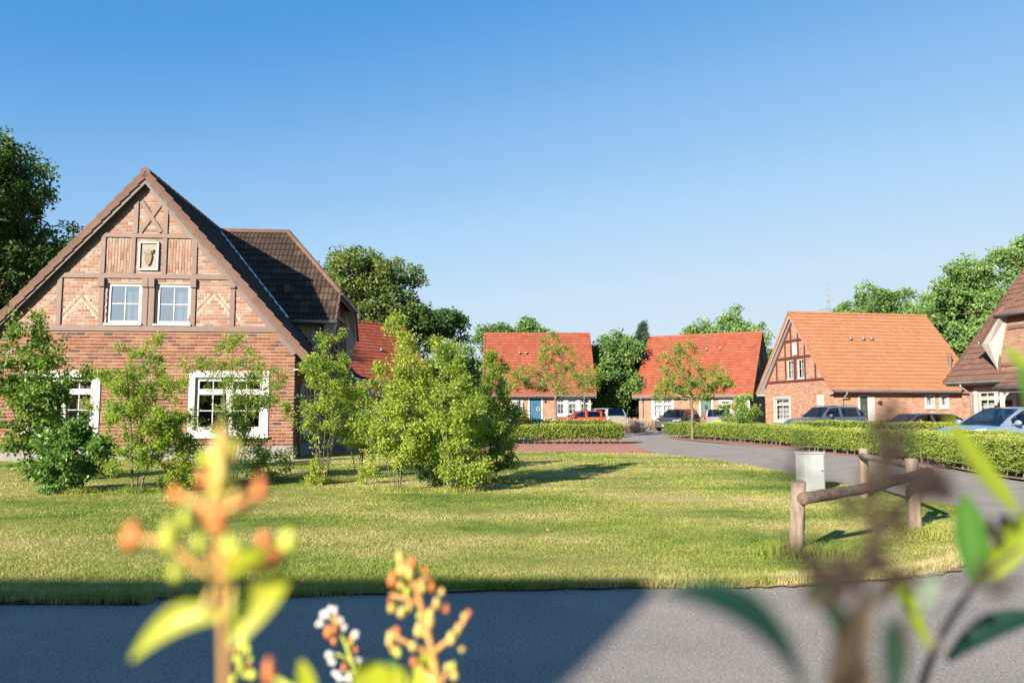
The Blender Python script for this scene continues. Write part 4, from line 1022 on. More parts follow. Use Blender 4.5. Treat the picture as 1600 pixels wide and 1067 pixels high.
# ------------------------------------------------------------------ hedges
def hedge(name, label, line, width, height, n, seed, leafL=.06, base=.16, group='clipped hedges', stems=True, col='hedge', nstem=None):
    rg = np.random.default_rng(seed); pts = [Vector(p) for p in smooth_line(line, 6)] if len(line) > 2 else [Vector(line[0]), Vector(line[1])]
    seg = [(pts[i + 1] - pts[i]).length for i in range(len(pts) - 1)]; cum = np.concatenate([[0], np.cumsum(seg)]); Lt = cum[-1]
    o = empty(name, (pts[0].x, pts[0].y, 0), 0, label, 'hedge', group)
    arr = np.array([[p.x, p.y] for p in pts]) - np.array([pts[0].x, pts[0].y])
    def at(t):
        x = np.interp(t, cum, arr[:, 0]); y = np.interp(t, cum, arr[:, 1]); i = np.clip(np.searchsorted(cum, t) - 1, 0, len(seg) - 1)
        d = (arr[i + 1] - arr[i]); d = d / (np.linalg.norm(d, axis=-1, keepdims=True) + 1e-9); return np.stack([x, y], -1), d
    # leaves on the top and the sides, some inside
    per = width + 2 * (height - base); q = rg.uniform(0, per, n); t = rg.uniform(0, Lt, n); hs = height - base
    w_ = np.where(q < hs, -width / 2, np.where(q < hs + width, q - hs - width / 2, width / 2)); z_ = np.where(q < hs, base + q, np.where(q < hs + width, height, height - (q - hs - width)))
    ends = rg.uniform(0, 1, n) < (2 * width * hs) / (Lt * per) * 1.3
    t = np.where(ends, np.where(rg.uniform(0, 1, n) < .5, 0, Lt), t); w_ = np.where(ends, rg.uniform(-width / 2, width / 2, n), w_); z_ = np.where(ends, rg.uniform(base, height, n), z_)
    c, d = at(t); side = np.stack([-d[:, 1], d[:, 0]], -1)
    out2 = np.where(ends[:, None], d * np.where(t < Lt / 2, -1, 1)[:, None], side * np.sign(w_)[:, None]); top = (q >= hs) & (q < hs + width) & ~ends
    od = np.concatenate([np.where(top[:, None], 0, out2), np.where(top, 1., 0.)[:, None]], 1)
    pos = np.concatenate([c + side * w_[:, None], z_[:, None]], 1)
    lump = .05 * np.sin(t * 2.3 + z_ * 5) + .04 * np.sin(t * 5.1 + 1 + w_ * 4) + rg.normal(0, .035, n) + np.where(top, .0, .03 * np.sin(z_ * 11 + t * 3)) - np.where(rg.uniform(0, 1, n) < .35, rg.uniform(0, .14, n), 0)
    lump -= np.where(z_ < base + .12, .06, 0) * (1 + np.sin(t * 7))
    lump = np.where(top, lump * .5, lump)
    pos = pos + od * lump[:, None]
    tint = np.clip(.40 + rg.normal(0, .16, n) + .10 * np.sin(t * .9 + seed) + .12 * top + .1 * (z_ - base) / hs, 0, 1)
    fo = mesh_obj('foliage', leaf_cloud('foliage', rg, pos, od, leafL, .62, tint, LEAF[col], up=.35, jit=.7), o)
    # the dense woody inside
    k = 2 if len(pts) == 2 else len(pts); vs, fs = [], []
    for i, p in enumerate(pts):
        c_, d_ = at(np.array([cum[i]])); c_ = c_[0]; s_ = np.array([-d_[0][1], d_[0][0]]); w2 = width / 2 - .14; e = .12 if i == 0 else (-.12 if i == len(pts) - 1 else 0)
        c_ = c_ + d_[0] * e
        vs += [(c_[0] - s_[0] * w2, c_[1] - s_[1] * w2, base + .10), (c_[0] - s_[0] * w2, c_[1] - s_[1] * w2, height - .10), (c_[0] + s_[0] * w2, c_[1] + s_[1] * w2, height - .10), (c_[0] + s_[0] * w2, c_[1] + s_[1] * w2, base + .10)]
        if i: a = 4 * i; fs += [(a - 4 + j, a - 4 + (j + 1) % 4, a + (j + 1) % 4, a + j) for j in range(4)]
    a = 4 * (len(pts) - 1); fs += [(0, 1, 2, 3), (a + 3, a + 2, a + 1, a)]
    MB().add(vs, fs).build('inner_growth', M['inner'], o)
    if stems:
        mb = MB(); ns = nstem or int(Lt / .22)
        for i in range(ns):
            for sgn in (-1, 1):
                t0 = Lt * (i + rg.uniform(.1, .9)) / ns; c_, d_ = at(np.array([t0])); s_ = np.array([-d_[0][1], d_[0][0]]); b = c_[0] + s_ * (sgn * (width / 2 - .16) + rg.normal(0, .05))
                mb.tube([(b[0], b[1], -.03), (b[0] + rg.normal(0, .03), b[1] + rg.normal(0, .03), .16), (b[0] + rg.normal(0, .07), b[1] + rg.normal(0, .07), base + .22)], [.016, .012, .008], 5)
        so = mb.build('stems', M['bark_pale'], o); so['kind'] = 'stuff'
    return o
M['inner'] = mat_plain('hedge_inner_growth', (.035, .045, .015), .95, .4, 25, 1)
hg = lambda px, py: g2(px, py)
hedge('clipped_hedge', 'short clipped hedge with bare lower stems in front of the blue door', [(-5.5, 31.1), (4.35, 31.1)], .9, .70, 34000, 21, .07, .20, col='hedge')
hedge('clipped_hedge', 'low hedge in front of the roses, behind the short clipped hedge', [(-6, 38.5), (5.0, 38.5)], .8, .80, 9000, 22, .10, .1, stems=False)
hA = [g2(1046, 683.5), g2(1155, 690.5), g2(1252, 699)]; hA = [(p[0] + .25, p[1] + .5) for p in hA]
hedge('clipped_hedge', 'long clipped hedge along the bend of the road in front of the green bush', hA, .9, .70, 50000, 23, .06, .16)
hB = [g2(1240, 703), g2(1340, 711.5), g2(1460, 727), g2(1600, 749), (10.6, 11.0)]; hB = [(p[0] + .45, p[1] + .25) for p in hB]
hedge('clipped_hedge', 'nearest clipped hedge running out at the right edge below the pale blue car', hB, .95, .70, 90000, 24, .046, .14)
hedge('clipped_hedge', 'low hedge between the parking bays in front of the grey car', [(13.2, 36.0), (17.2, 35.2)], .8, .78, 8000, 25, .09, .1, stems=False)
hedge('clipped_hedge', 'low hedge in front of the dark hatchback and the long orange roof', [(13.6, 29.2), (17.0, 28.3)], .8, .80, 9000, 26, .08, .1, stems=False)
hedge('clipped_hedge', 'low hedge beside the bonnet of the pale blue car', [(12.0, 22.8), (13.3, 19.6)], .7, .68, 7000, 27, .07, .1, stems=False)
# ------------------------------------------------------------------ shrubs on the lawn
def make_shrub(label, seed, px, py, h, w, leafmat='shrub', K=120, per=34, leafL=.055, nst=6, clear=.22, clump=.13, aspect=.6, bark='bark_grey', top=1.0, group='shrubs standing on the lawn', name='leafy_shrub', loc=None, r_tip=.0024, tmean=.5, cat='shrub', narrow_top=.45, spread=.35):
    rg = np.random.default_rng(seed); g = loc or G(px, py)
    if not loc: K = int(K * 1.3); per = int(per * 1.75); leafL *= .82; w *= 1.08; clear *= .75
    lobes = []
    for k in range(9):
        t = k / 8; z = h * (clear + (1 - clear) * (t * .9 + .05)); prof = math.sin(math.pi * min(1, .25 + t * .62)) * (1 - (1 - narrow_top) * t ** 2)
        a = rg.uniform(0, 6.28); r_ = w * .18 * prof
        lobes.append((math.cos(a) * r_, math.sin(a) * r_, z, w * .34 * prof + .05, w * .34 * prof + .05, h * .10))
    for k in range(5): a = rg.uniform(0, 6.28); z = h * rg.uniform(.3, .8); lobes.append((math.cos(a) * w * .36, math.sin(a) * w * .36, z, w * .14, w * .14, h * .09))
    for k in range(4): a = rg.uniform(0, 6.28); lobes.append((math.cos(a) * w * .2, math.sin(a) * w * .2, h * rg.uniform(.86, .99), w * .05, w * .05, h * .08))
    C_ = lobes_points(rg, lobes, K, .35)
    stems = []
    for k in range(nst):
        a = 2 * math.pi * (k + rg.uniform(-.3, .3)) / nst; r0 = rg.uniform(.02, .10); r1 = w * spread * rg.uniform(.3, 1); hz = h * rg.uniform(.45, .8); bx, by = rg.normal(0, .03, 2)
        stems.append([(math.cos(a) * (r0 + (r1 - r0) * t ** 1.4) + bx * t, math.sin(a) * (r0 + (r1 - r0) * t ** 1.4) + by * t, -.03 + hz * t) for t in np.linspace(0, 1, 7)])
    A, par, load, ends = skeleton(rg, stems, C_, path_w=.25, wander=.04)
    o = empty(name, (g.x, g.y, 0), rg.uniform(-.3, .3), label, cat, group)
    mesh_obj('branches', skel_mesh('branches', A, par, load, r_tip, .42, M[bark], 5), o)
    # leaves around the twig ends and along the twigs
    n = K * per; idx = np.repeat(np.arange(K), per); E = np.array(ends)[np.argsort(np.argsort(np.linalg.norm(C_ - A[0], axis=1)))]
    e = E[idx]; back = rg.integers(0, 4, n); nd = e.copy()
    for s_ in range(3): nd = np.where(back > s_, par[nd], nd)
    p0 = A[nd]; f_ = rg.uniform(0, 1, (n, 1)); p1 = A[np.maximum(par[nd], 0)]; base_p = p0 * f_ + p1 * (1 - f_)
    off = unit(rg.normal(0, 1, (n, 3))) * rg.uniform(0, 1, (n, 1)) ** .7 * clump * np.array([1, 1, .8])
    pos = base_p + off; pos[:, 2] = np.maximum(pos[:, 2], .03)
    cc = np.array([0, 0, h * .5]); od = unit(off + (pos - cc) * .3)
    ct = rg.uniform(-.5, .5, K)
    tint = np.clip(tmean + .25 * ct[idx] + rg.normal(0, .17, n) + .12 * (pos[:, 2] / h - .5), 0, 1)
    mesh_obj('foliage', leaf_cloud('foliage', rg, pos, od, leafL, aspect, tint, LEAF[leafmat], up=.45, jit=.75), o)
    return o
make_shrub('dark green maple shrub in front of the first ground floor window, nearest the left edge', 41, 48, 752, 3.0, 1.85, 'maple', 130, 34, .078, 5, .2, .17, .8, 'bark', tmean=.45, narrow_top=.55)
make_shrub('low shrub with large glossy green leaves between the maple and the yellow green shrub', 42, 112, 768, 1.12, 1.35, 'glossy', 70, 42, .085, 6, .06, .13, .62, 'bark', tmean=.5, narrow_top=.8)
make_shrub('yellow green shrub in front of the wall between the two ground floor windows', 43, 212, 769, 2.4, 1.6, 'shrub', 200, 50, .046, 4, .24, .11, .62, tmean=.42)
make_shrub('thin shrub reaching over the right ground floor window of the brick house', 44, 362, 752, 2.75, 1.9, 'shrub', 120, 30, .055, 6, .26, .14, .6, tmean=.34, narrow_top=.8)
make_shrub('small yellow green shrub at the foot of the thin shrub by the window', 45, 292, 766, .85, .95, 'shrub', 40, 40, .05, 5, .05, .10, tmean=.55, narrow_top=.8)
make_shrub('low leafy shrub between the yellow green shrub and the right window', 46, 405, 752, .8, 1.2, 'shrub', 40, 26, .055, 5, .08, .14, tmean=.35, narrow_top=.8)
make_shrub('tall shrub with many bare lower stems in front of the house corner', 47, 503, 754, 2.75, 1.35, 'shrub', 105, 30, .06, 9, .42, .13, .6, 'bark', tmean=.38, narrow_top=.6)
make_shrub('small sprig with pale leaves at the foot of the many stemmed shrub', 48, 494, 758, .55, .35, 'shrub', 14, 26, .05, 3, .1, .08, tmean=.7)
make_shrub('small reddish green sprig in the grass between the two tall shrubs', 49, 575, 757, .6, .45, 'shrub', 18, 30, .04, 4, .1, .07, tmean=.6)
make_shrub('tall loose shrub with pale upper leaves in front of the crimson roof', 50, 620, 767, 2.85, 1.5, 'shrub', 150, 34, .058, 6, .24, .14, tmean=.55, narrow_top=.3)
make_shrub('broad bright green shrub with several pale stems, second from the right', 51, 708, 768, 2.45, 1.5, 'shrub', 170, 42, .058, 8, .14, .14, tmean=.5, narrow_top=.6)
make_shrub('low dark green bush at the foot of the broad bright shrub', 52, 683, 760, .75, .8, 'glossy', 40, 40, .05, 5, .04, .09, tmean=.3, narrow_top=.8)
make_shrub('darker shrub on one thick stem, rightmost on the lawn', 53, 769, 753, 2.35, 1.25, 'shrub', 140, 38, .055, 3, .20, .12, .6, 'bark', tmean=.15, narrow_top=.6, spread=.2)
make_shrub('shrub filling the gap behind the two tallest shrubs', 54, 655, 742, 2.1, 1.4, 'shrub', 110, 34, .06, 6, .16, .14, tmean=.32, narrow_top=.6)
make_shrub('yellow leaved shrub just right of the house corner, behind the others', 55, 560, 735, 2.0, 1.1, 'shrub', 80, 30, .06, 5, .3, .13, tmean=.5)
make_shrub('tall bush beyond the lawn whose top shows over the broad bright shrub', 56, 0, 0, 4.4, 2.6, 'tree_light', 150, 40, .11, 6, .08, .3, loc=Vector((-2.1, 34.5, 0)), group='garden bushes', tmean=.5, r_tip=.006, narrow_top=.7)
make_shrub('broad bush behind the lawn shrubs, left of the blue door house', 57, 0, 0, 3.1, 2.6, 'tree_mid', 110, 40, .10, 6, .08, .25, loc=Vector((-5.0, 36.0, 0)), group='garden bushes', tmean=.6, r_tip=.006, narrow_top=.8)
make_shrub('dark reddish bush beside the left end of the blue door house', 58, 0, 0, 3.5, 1.7, 'oak_sun', 80, 40, .09, 4, .1, .22, loc=Vector((-.6, 47, 0)), group='garden bushes', tmean=.75, r_tip=.006, narrow_top=.8)
make_shrub('rounded bright green bush in front of the right end of the green door house', 59, 0, 0, 2.3, 2.9, 'glossy', 130, 60, .10, 7, .03, .26, loc=Vector(tuple(P(1158, 655, 44.5))[:2] + (0,)), group='garden bushes', tmean=.7, r_tip=.005, narrow_top=.9)
make_shrub('low rose bush with small blooms left of the red car', 60, 0, 0, .95, 1.7, 'tree_mid', 50, 40, .06, 5, .03, .16, loc=Vector((3.2, 43, 0)), group='rose bushes', tmean=.6, narrow_top=.9)

# ------------------------------------------------------------------ street trees and the trees behind
def pxtree(name, label, seed, px, ytop, D, w, K, per, leafL, clump, leafmat, bark='bark', base=.28, n=7, group='trees behind the houses', cat='tree', **kw):
    h = (HOR - ytop) / F * D + CAM_H; rg = np.random.default_rng(seed + 500); p = P(px, 640, D)
    return make_tree(name, seed, h, round_lobes(rg, h, w * 1.12, base, n), int(K * 1.35), int(per * 1.25), leafL * 1.12, clump, leafmat, M[bark], loc=(p.x, p.y), label=label, group=group, cat=cat, **kw)
def spread_lobes(h, w, items): return [(x * w, y * w, z * h, rx * w, rx * w, rz * h) for x, y, z, rx, rz in items]
for (label, seed, px, ytop, D, w, its) in (
    ('young street tree with a wide open crown in front of the blue door house', 61, 869, 519, 38.5, 4.6, [(-.05, 0, .88, .14, .10), (.02, 0, .74, .22, .10), (-.32, 0, .60, .16, .07), (.32, 0, .62, .17, .07), (-.15, .2, .55, .22, .08), (.15, -.2, .52, .24, .08), (.40, .1, .50, .10, .05), (-.42, .1, .52, .09, .05)]),
    ('young street tree with a leaning crown in front of the green door house', 62, 1081, 531, 36.0, 3.7, [(-.02, 0, .88, .20, .09), (-.25, 0, .78, .16, .08), (-.1, 0, .62, .30, .10), (.25, 0, .62, .20, .09), (-.28, .1, .50, .20, .08), (.40, 0, .55, .14, .06), (.05, .1, .47, .25, .07)])):
    h = (HOR - ytop) / F * D + CAM_H; p = P(px, 640, D)
    make_tree('street_tree', seed, h, spread_lobes(h, w, [(x_, y_, z_, rx_ * 1.1, rz_ * 1.45) for x_, y_, z_, rx_, rz_ in its]), 210, 34, .10, .22, 'street', M['bark_grey'], trunk_top=.5, loc=(p.x, p.y), label=label, group='young street trees', r_tip=.0065, r_pow=.45, aspect=.5)
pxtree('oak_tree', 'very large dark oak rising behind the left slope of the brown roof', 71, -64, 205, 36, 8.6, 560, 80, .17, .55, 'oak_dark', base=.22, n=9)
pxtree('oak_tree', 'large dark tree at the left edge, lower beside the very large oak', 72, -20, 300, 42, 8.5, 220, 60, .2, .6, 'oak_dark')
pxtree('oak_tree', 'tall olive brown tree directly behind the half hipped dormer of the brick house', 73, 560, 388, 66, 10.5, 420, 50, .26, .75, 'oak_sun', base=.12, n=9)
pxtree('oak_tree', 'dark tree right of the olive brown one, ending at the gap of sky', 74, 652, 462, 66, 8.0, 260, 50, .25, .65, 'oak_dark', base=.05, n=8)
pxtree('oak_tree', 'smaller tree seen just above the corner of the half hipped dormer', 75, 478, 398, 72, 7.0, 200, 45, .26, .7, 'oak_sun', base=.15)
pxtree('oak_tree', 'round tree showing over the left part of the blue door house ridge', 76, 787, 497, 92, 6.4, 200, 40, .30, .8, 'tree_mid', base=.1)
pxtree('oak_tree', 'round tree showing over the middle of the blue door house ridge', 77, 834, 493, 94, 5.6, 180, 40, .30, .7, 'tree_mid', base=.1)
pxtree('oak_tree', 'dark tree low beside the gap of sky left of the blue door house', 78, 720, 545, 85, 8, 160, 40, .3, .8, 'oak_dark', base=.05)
pxtree('broad_tree', 'bushy green tree just right of the blue door house', 79, 950, 520, 64, 5.2, 260, 44, .22, .55, 'tree_mid', base=.02)
pxtree('broad_tree', 'dark green tree between the blue door house and the conifer', 80, 968, 540, 72, 4.2, 240, 44, .21, .5, 'oak_dark', base=.0)
pxtree('broad_tree', 'wide pale green tree over the ridge of the green door house, taller half', 81, 1145, 480, 96, 8.6, 300, 42, .30, .8, 'tree_light', base=.1)
pxtree('broad_tree', 'pale green tree over the ridge of the green door house, lower half', 82, 1093, 498, 98, 6.5, 180, 42, .30, .8, 'tree_light', base=.1)
pxtree('broad_tree', 'tree seen through the gap between the green door house and the orange house', 83, 1206, 540, 90, 4.5, 110, 42, .28, .6, 'tree_mid', base=.0)
for i, (label, px, ytop, D, w, lm) in enumerate((
    ('light green tree directly over the middle of the orange ridge', 1357, 437, 78, 6.5, 'tree_light'),
    ('green tree over the right half of the orange ridge', 1412, 447, 74, 6.5, 'tree_mid'),
    ('green tree at the right end of the orange ridge', 1462, 455, 70, 6.5, 'tree_light'),
    ('tree filling the gap low between the orange and the brown roof', 1500, 470, 62, 7.5, 'tree_mid'),
    ('tall light green tree over the left slope of the brown roof', 1525, 395, 60, 7.0, 'tree_light'),
    ('tallest light green tree at the right edge above the brown roof', 1590, 358, 58, 8.0, 'tree_light'),
    ('low tree crown left over the orange ridge beside the mast', 1318, 468, 82, 4.6, 'tree_mid'))):
    pxtree('broad_tree', label, 90 + i, px, ytop, D, w, 260, 44, .23, .6, lm, base=.06)
def conifer(label, seed, px, ytop, D, w):
    rg = np.random.default_rng(seed); h = (HOR - ytop) / F * D + CAM_H; p = P(px, 640, D); K = 260
    t = rg.uniform(.08, 1, K) ** .8; a = rg.uniform(0, 6.28, K); r = w * .5 * (1.03 - t) * rg.uniform(.5, 1.1, K)
    C_ = np.stack([np.cos(a) * r, np.sin(a) * r, t * h - r * .15], 1)
    A, par, load, _ = skeleton(rg, [[(0, 0, -.05)] + [(0, 0, h * k / 14) for k in range(1, 15)]], C_, path_w=.0, wander=.02)
    o = empty('conifer', (p.x, p.y, 0), 0, label, 'tree', 'trees behind the houses'); mesh_obj('trunk', skel_mesh('trunk', A, par, load, .015, .4, M['bark']), o)
    per = 40; idx = np.repeat(np.arange(K), per); n = K * per; f_ = rg.uniform(.3, 1.1, (n, 1)); dirv = np.stack([np.cos(a), np.sin(a), -.1 + 0 * a], 1)[idx]
    pos = C_[idx] * np.concatenate([f_, f_, np.ones_like(f_)], 1) + rg.normal(0, .12, (n, 3)); tint = np.clip(.4 + rg.normal(0, .2, n) + .2 * (f_[:, 0] - .7), 0, 1)
    mesh_obj('crown', leaf_cloud('crown', rg, pos, dirv, .26, .3, tint, LEAF['conifer'], up=.6, jit=.4), o); return o
conifer('blue green conifer standing left of the green door house roof', 111, 1006, 504, 66, 4.6)
conifer('smaller dark conifer tip behind the trees left of the green door house', 112, 992, 528, 72, 3.6)

def wood(name, y, x0, x1, h0, h1, n, seed):
    """the far wood that closes the view between and behind the houses"""
    rg = np.random.default_rng(seed); K = n // 40; cx = rg.uniform(x0, x1, K); hh = h0 + (h1 - h0) * (.5 + .5 * np.sin(cx * .21 + seed) * np.cos(cx * .083)); cz = rg.uniform(0, 1, K) ** .7 * hh; cy = y + rg.uniform(-4, 4, K)
    idx = np.repeat(np.arange(K), 40); m_ = K * 40; off = unit(rg.normal(0, 1, (m_, 3))) * rg.uniform(0, 1, (m_, 1)) ** .5 * 1.3
    pos = np.stack([cx, cy, cz], 1)[idx] + off; pos[:, 2] = np.abs(pos[:, 2]); od = unit(off + np.array([0, -.5, .3])); tint = np.clip(.35 + rg.normal(0, .17, m_) + .2 * rg.uniform(-1, 1, K)[idx], 0, 1)
    o = mesh_obj(name, leaf_cloud(name, rg, pos, od, .5, .6, tint, LEAF['tree_mid']))
    return tag(o, 'far wood closing the horizon behind all the houses', 'wood', kind='stuff')
wood('wood', 118, -75, 110, 5.0, 8.5, 60000, 5)

# dry ornamental grass and the rose blooms
def clump_grass(name, label, loc, r, h, n, seed, mat, lw=.012):
    rg = np.random.default_rng(seed); a = rg.uniform(0, 6.28, n); rr = r * np.sqrt(rg.uniform(0, 1, n)); p = np.stack([np.cos(a) * rr, np.sin(a) * rr * .6, np.zeros(n)], 1)
    ax = unit(np.stack([np.cos(a) * .35 * rr / r + rg.normal(0, .18, n), np.sin(a) * .35 + rg.normal(0, .18, n), np.ones(n)], 1)); hh = h * rg.uniform(.35, 1.15, n) * (1.05 - .55 * (rr / r) ** 2)
    b = unit(rg.normal(0, 1, (n, 3)) * np.array([1, 1, 0])); w = lw
    v = np.stack([p - b * w, p + b * w, p + ax * hh[:, None] + b * w * .4 + np.array([0, 0, 0]), p + ax * hh[:, None] - b * w * .4], 1).reshape(-1, 3)
    f = np.arange(n)[:, None] * 4 + np.array([[0, 1, 2, 3]])
    plume = p + ax * hh[:, None]; lv = leaf_arrays(np.repeat(plume, 3, 0), unit(np.repeat(ax, 3, 0) + rg.normal(0, .3, (3 * n, 3))), unit(rg.normal(0, 1, (3 * n, 3))), rg.uniform(.10, .30, 3 * n), np.full(3 * n, .022))
    o = empty(name, loc, 0, label, 'ornamental grass', 'dry grass clumps'); mesh_obj('stalks', np_mesh('stalks', v, f, rg.uniform(0, .6, 4 * n), mat), o)
    mesh_obj('plumes', np_mesh('plumes', lv[0], lv[1], np.repeat(rg.uniform(.4, 1, 3 * n), 4), mat), o)
    return o
clump_grass('ornamental_grass', 'pale dry ornamental grass left of the black estate car, wider clump', tuple(P(972, 650, 51))[:2] + (0,), 1.1, .72, 650, 1, LEAF['reed'])
clump_grass('ornamental_grass', 'pale dry ornamental grass right beside the nose of the black estate car', tuple(P(1002, 650, 54))[:2] + (0,), 1.1, .68, 600, 2, LEAF['reed'])
clump_grass('ornamental_grass', 'low dry ornamental grass at the road corner behind the short hedge end', tuple(P(985, 650, 48))[:2] + (0,), .9, .6, 800, 3, LEAF['reed'])

# ------------------------------------------------------------------ grass
def point_in_poly(x, y, poly):
    ins = np.zeros(len(x), bool); j = len(poly) - 1
    for i in range(len(poly)):
        xi, yi = poly[i]; xj, yj = poly[j]
        c_ = ((yi > y) != (yj > y)) & (x < (xj - xi) * (y - yi) / (yj - yi + 1e-12) + xi); ins ^= c_; j = i
    return ins
def blades(rg, x, y, h, w, lean):
    n = len(x); a = rg.uniform(0, 2 * np.pi, n); b = np.stack([np.cos(a), np.sin(a), 0 * a], 1) * (w / 2)[:, None]
    l = rg.normal(0, 1, (n, 2)) * lean; p = np.stack([x, y, np.full(n, -.004)], 1)
    m_ = p + np.stack([l[:, 0] * h * .35, l[:, 1] * h * .35, h * .6], 1); t = p + np.stack([l[:, 0] * h, l[:, 1] * h, h], 1)
    v = np.stack([p - b, p + b, m_ + b * .7, m_ - b * .7, t], 1).reshape(-1, 3)
    i = np.arange(n)[:, None] * 5; f = np.concatenate([i + np.array([[0, 1, 2]]), i + np.array([[0, 2, 3]]), i + np.array([[3, 2, 4]])], 1).reshape(-1, 3)
    return v, f, np.repeat(rg.uniform(0, 1, n), 5)
def scatter(rg, y0, y1, dens, margin=1.0):
    xm = lambda y: (CX + 60) / F * y + margin
    A_ = (y1 - y0) * (xm(y0) + xm(y1)); n = int(A_ * dens); y = rg.uniform(y0, y1, n); x = rg.uniform(-1, 1, n) * xm(y); k = point_in_poly(x, y, EDGE) ; return x[k], y[k]
rg = np.random.default_rng(77); Vs, Fs, Ts, off = [], [], [], 0
for (y0, y1, dens, h, w, ln_) in ((4.8, 6.4, 8000, .036, .0040, .6), (6.4, 9, 5000, .028, .0048, .7), (9, 13, 2200, .028, .0075, .7), (13, 18, 800, .030, .012, .6), (18, 25, 320, .034, .020, .6)):
    x, y = scatter(rg, y0, y1, dens); n = len(x)
    nearest = 4.9 + 0 * x
    for q in range(len(near) - 1): nearest = np.where((x >= near[q][0]) & (x < near[q + 1][0]), near[q][1] + (near[q + 1][1] - near[q][1]) * (x - near[q][0]) / (near[q + 1][0] - near[q][0]), nearest)
    keep = ~((x > 1.9) & (y - nearest < .22 + .08 * np.sin(x * 5)) & (rg.uniform(0, 1, n) < .8)); x, y = x[keep], y[keep]; n = len(x)
    patch = .75 + .35 * np.sin(x * 1.3 + y * 2.1) * np.sin(y * 1.7 - x * .8)
    v, f, t = blades(rg, x, y, h * patch * rg.uniform(.5, 1.35, n), np.full(n, w) * rg.uniform(.7, 1.3, n), ln_)
    Vs.append(v); Fs.append(f + off); Ts.append(t); off += len(v)
# longer unmown fringe along the near edge, the barrier posts and round the shrubs
ed = np.array(smooth_line(near, 40)); k = rg.integers(0, len(ed), 16000); x = ed[k, 0] + rg.normal(0, .03, len(k)); y = ed[k, 1] + np.abs(rg.normal(0, .07, len(k))) - .045 + .03 * np.sin(ed[k, 0] * 3.1) * np.sin(ed[k, 0] * 1.3)
kk = (np.abs(x) < 7)
v, f, t = blades(rg, x[kk], y[kk], rg.uniform(.03, .10, kk.sum()), np.full(kk.sum(), .005), .45); t = np.where(np.repeat(x[kk], 5) > 1.9, t * .6 + 1.1, t); Vs.append(v); Fs.append(f + off); Ts.append(t); off += len(v)
tuft_at = [(G(1243, 866), 1400), (G(1430, 834), 1400), (G(212, 769), 600), (G(503, 754), 900), (G(716, 768), 900), (G(769, 753), 700), (G(625, 767), 700), (G(118, 770), 900)]
for g_, n in tuft_at:
    x = g_.x + rg.normal(0, .16, n); y = g_.y + rg.normal(0, .14, n); v, f, t = blades(rg, x, y, rg.uniform(.05, .13, n), np.full(n, .007), .5); Vs.append(v); Fs.append(f + off); Ts.append(t * .6); off += len(v)
go = mesh_obj('grass', np_mesh('grass', np.concatenate(Vs), np.concatenate(Fs), np.concatenate(Ts), M['blade'])); tag(go, 'mown green and straw coloured grass covering the lawn', 'grass', kind='stuff')
M['fallen'] = mat_plain('fallen_leaf', (.52, .16, .05), .7, .3, 40, .1)
lf = MB().add([(0, -.03, 0), (.022, -.01, .012), (.016, .02, .006), (0, .04, .014), (-.018, .018, .010), (-.02, -.012, .014)], [(0, 1, 2, 3), (0, 3, 4, 5)]).mesh('fallen_leaf', M['fallen'])
for i, (px, py) in enumerate([(579, 851), (678, 790), (855, 833), (1420, 850)]):
    o = mesh_obj('fallen_leaf', lf); g_ = G(px, py); o.location = (g_.x, g_.y, .035); o.rotation_euler = (random.uniform(-.5, .5), random.uniform(-.5, .5), random.uniform(0, 6)); o.scale = (.75,) * 3
    tag(o, ('orange brown leaf on the lawn below the broad bright shrub, nearest the path', 'orange brown leaf on the lawn closest to the broad bright shrub', 'orange brown leaf on the open middle of the lawn', 'reddish leaf in the grass between the two front barrier posts')[i], 'leaf', 'fallen leaves on the lawn')

rgp = np.random.default_rng(8); gm = MB()
for k in range(420):
    q = ed[rgp.integers(len(ed))]; x_, y_ = q[0] + rgp.normal(0, .05), q[1] - abs(rgp.normal(0, .16)) - .02; r_ = rgp.uniform(.002, .0065)
    gm.ball((x_, y_, -.010 + r_ * .4), r_, 5, 3, (1, rgp.uniform(.6, 1), .6))
tag(gm.build('gravel', M['kerb']), 'scattered grit along the edge of the asphalt path', 'gravel', kind='stuff')
# ------------------------------------------------------------------ cars
M['car_glass'] = mat_glass('car_glass', (.22, .25, .26), .06)
M['tyre'] = mat_plain('tyre', (.018, .018, .018), .85, .2, 20, .2)
M['rim'] = mat_plain('alloy', (.45, .45, .46), .35, .1, 8, 0, .9)
M['plate_yellow'] = mat_plain('plate_yellow', (.42, .28, .01), .4, .03, 5, 0)
M['lamp_clear'] = mat_plain('headlight_glass', (.40, .41, .42), .08, .1, 30, 0, .5, .8, 1)
M['lamp_red'] = mat_plain('tail_light_red', (.42, .012, .01), .12, .1, 30, 0, 0, .8, 1)
M['seat'] = mat_plain('seat_cloth', (.05, .05, .055), .9, .2, 10, 0)
M['p_black'] = mat_paint('paint_black', (.008, .011, .015)); M['p_silver'] = mat_paint('paint_silver', (.24, .26, .28), .5)
M['p_red'] = mat_paint('paint_orange_red', (.30, .035, .012), .1); M['p_grey'] = mat_paint('paint_grey_blue', (.085, .105, .13), .5)
M['p_brown'] = mat_paint('paint_dark_brown', (.03, .026, .026), .3); M['p_pale'] = mat_paint('paint_pale_blue', (.22, .29, .38), .4)
M['p_white'] = mat_paint('paint_silver_white', (.33, .34, .35), .3); M['p_navy'] = mat_paint('paint_dark_blue', (.02, .05, .10), .2)

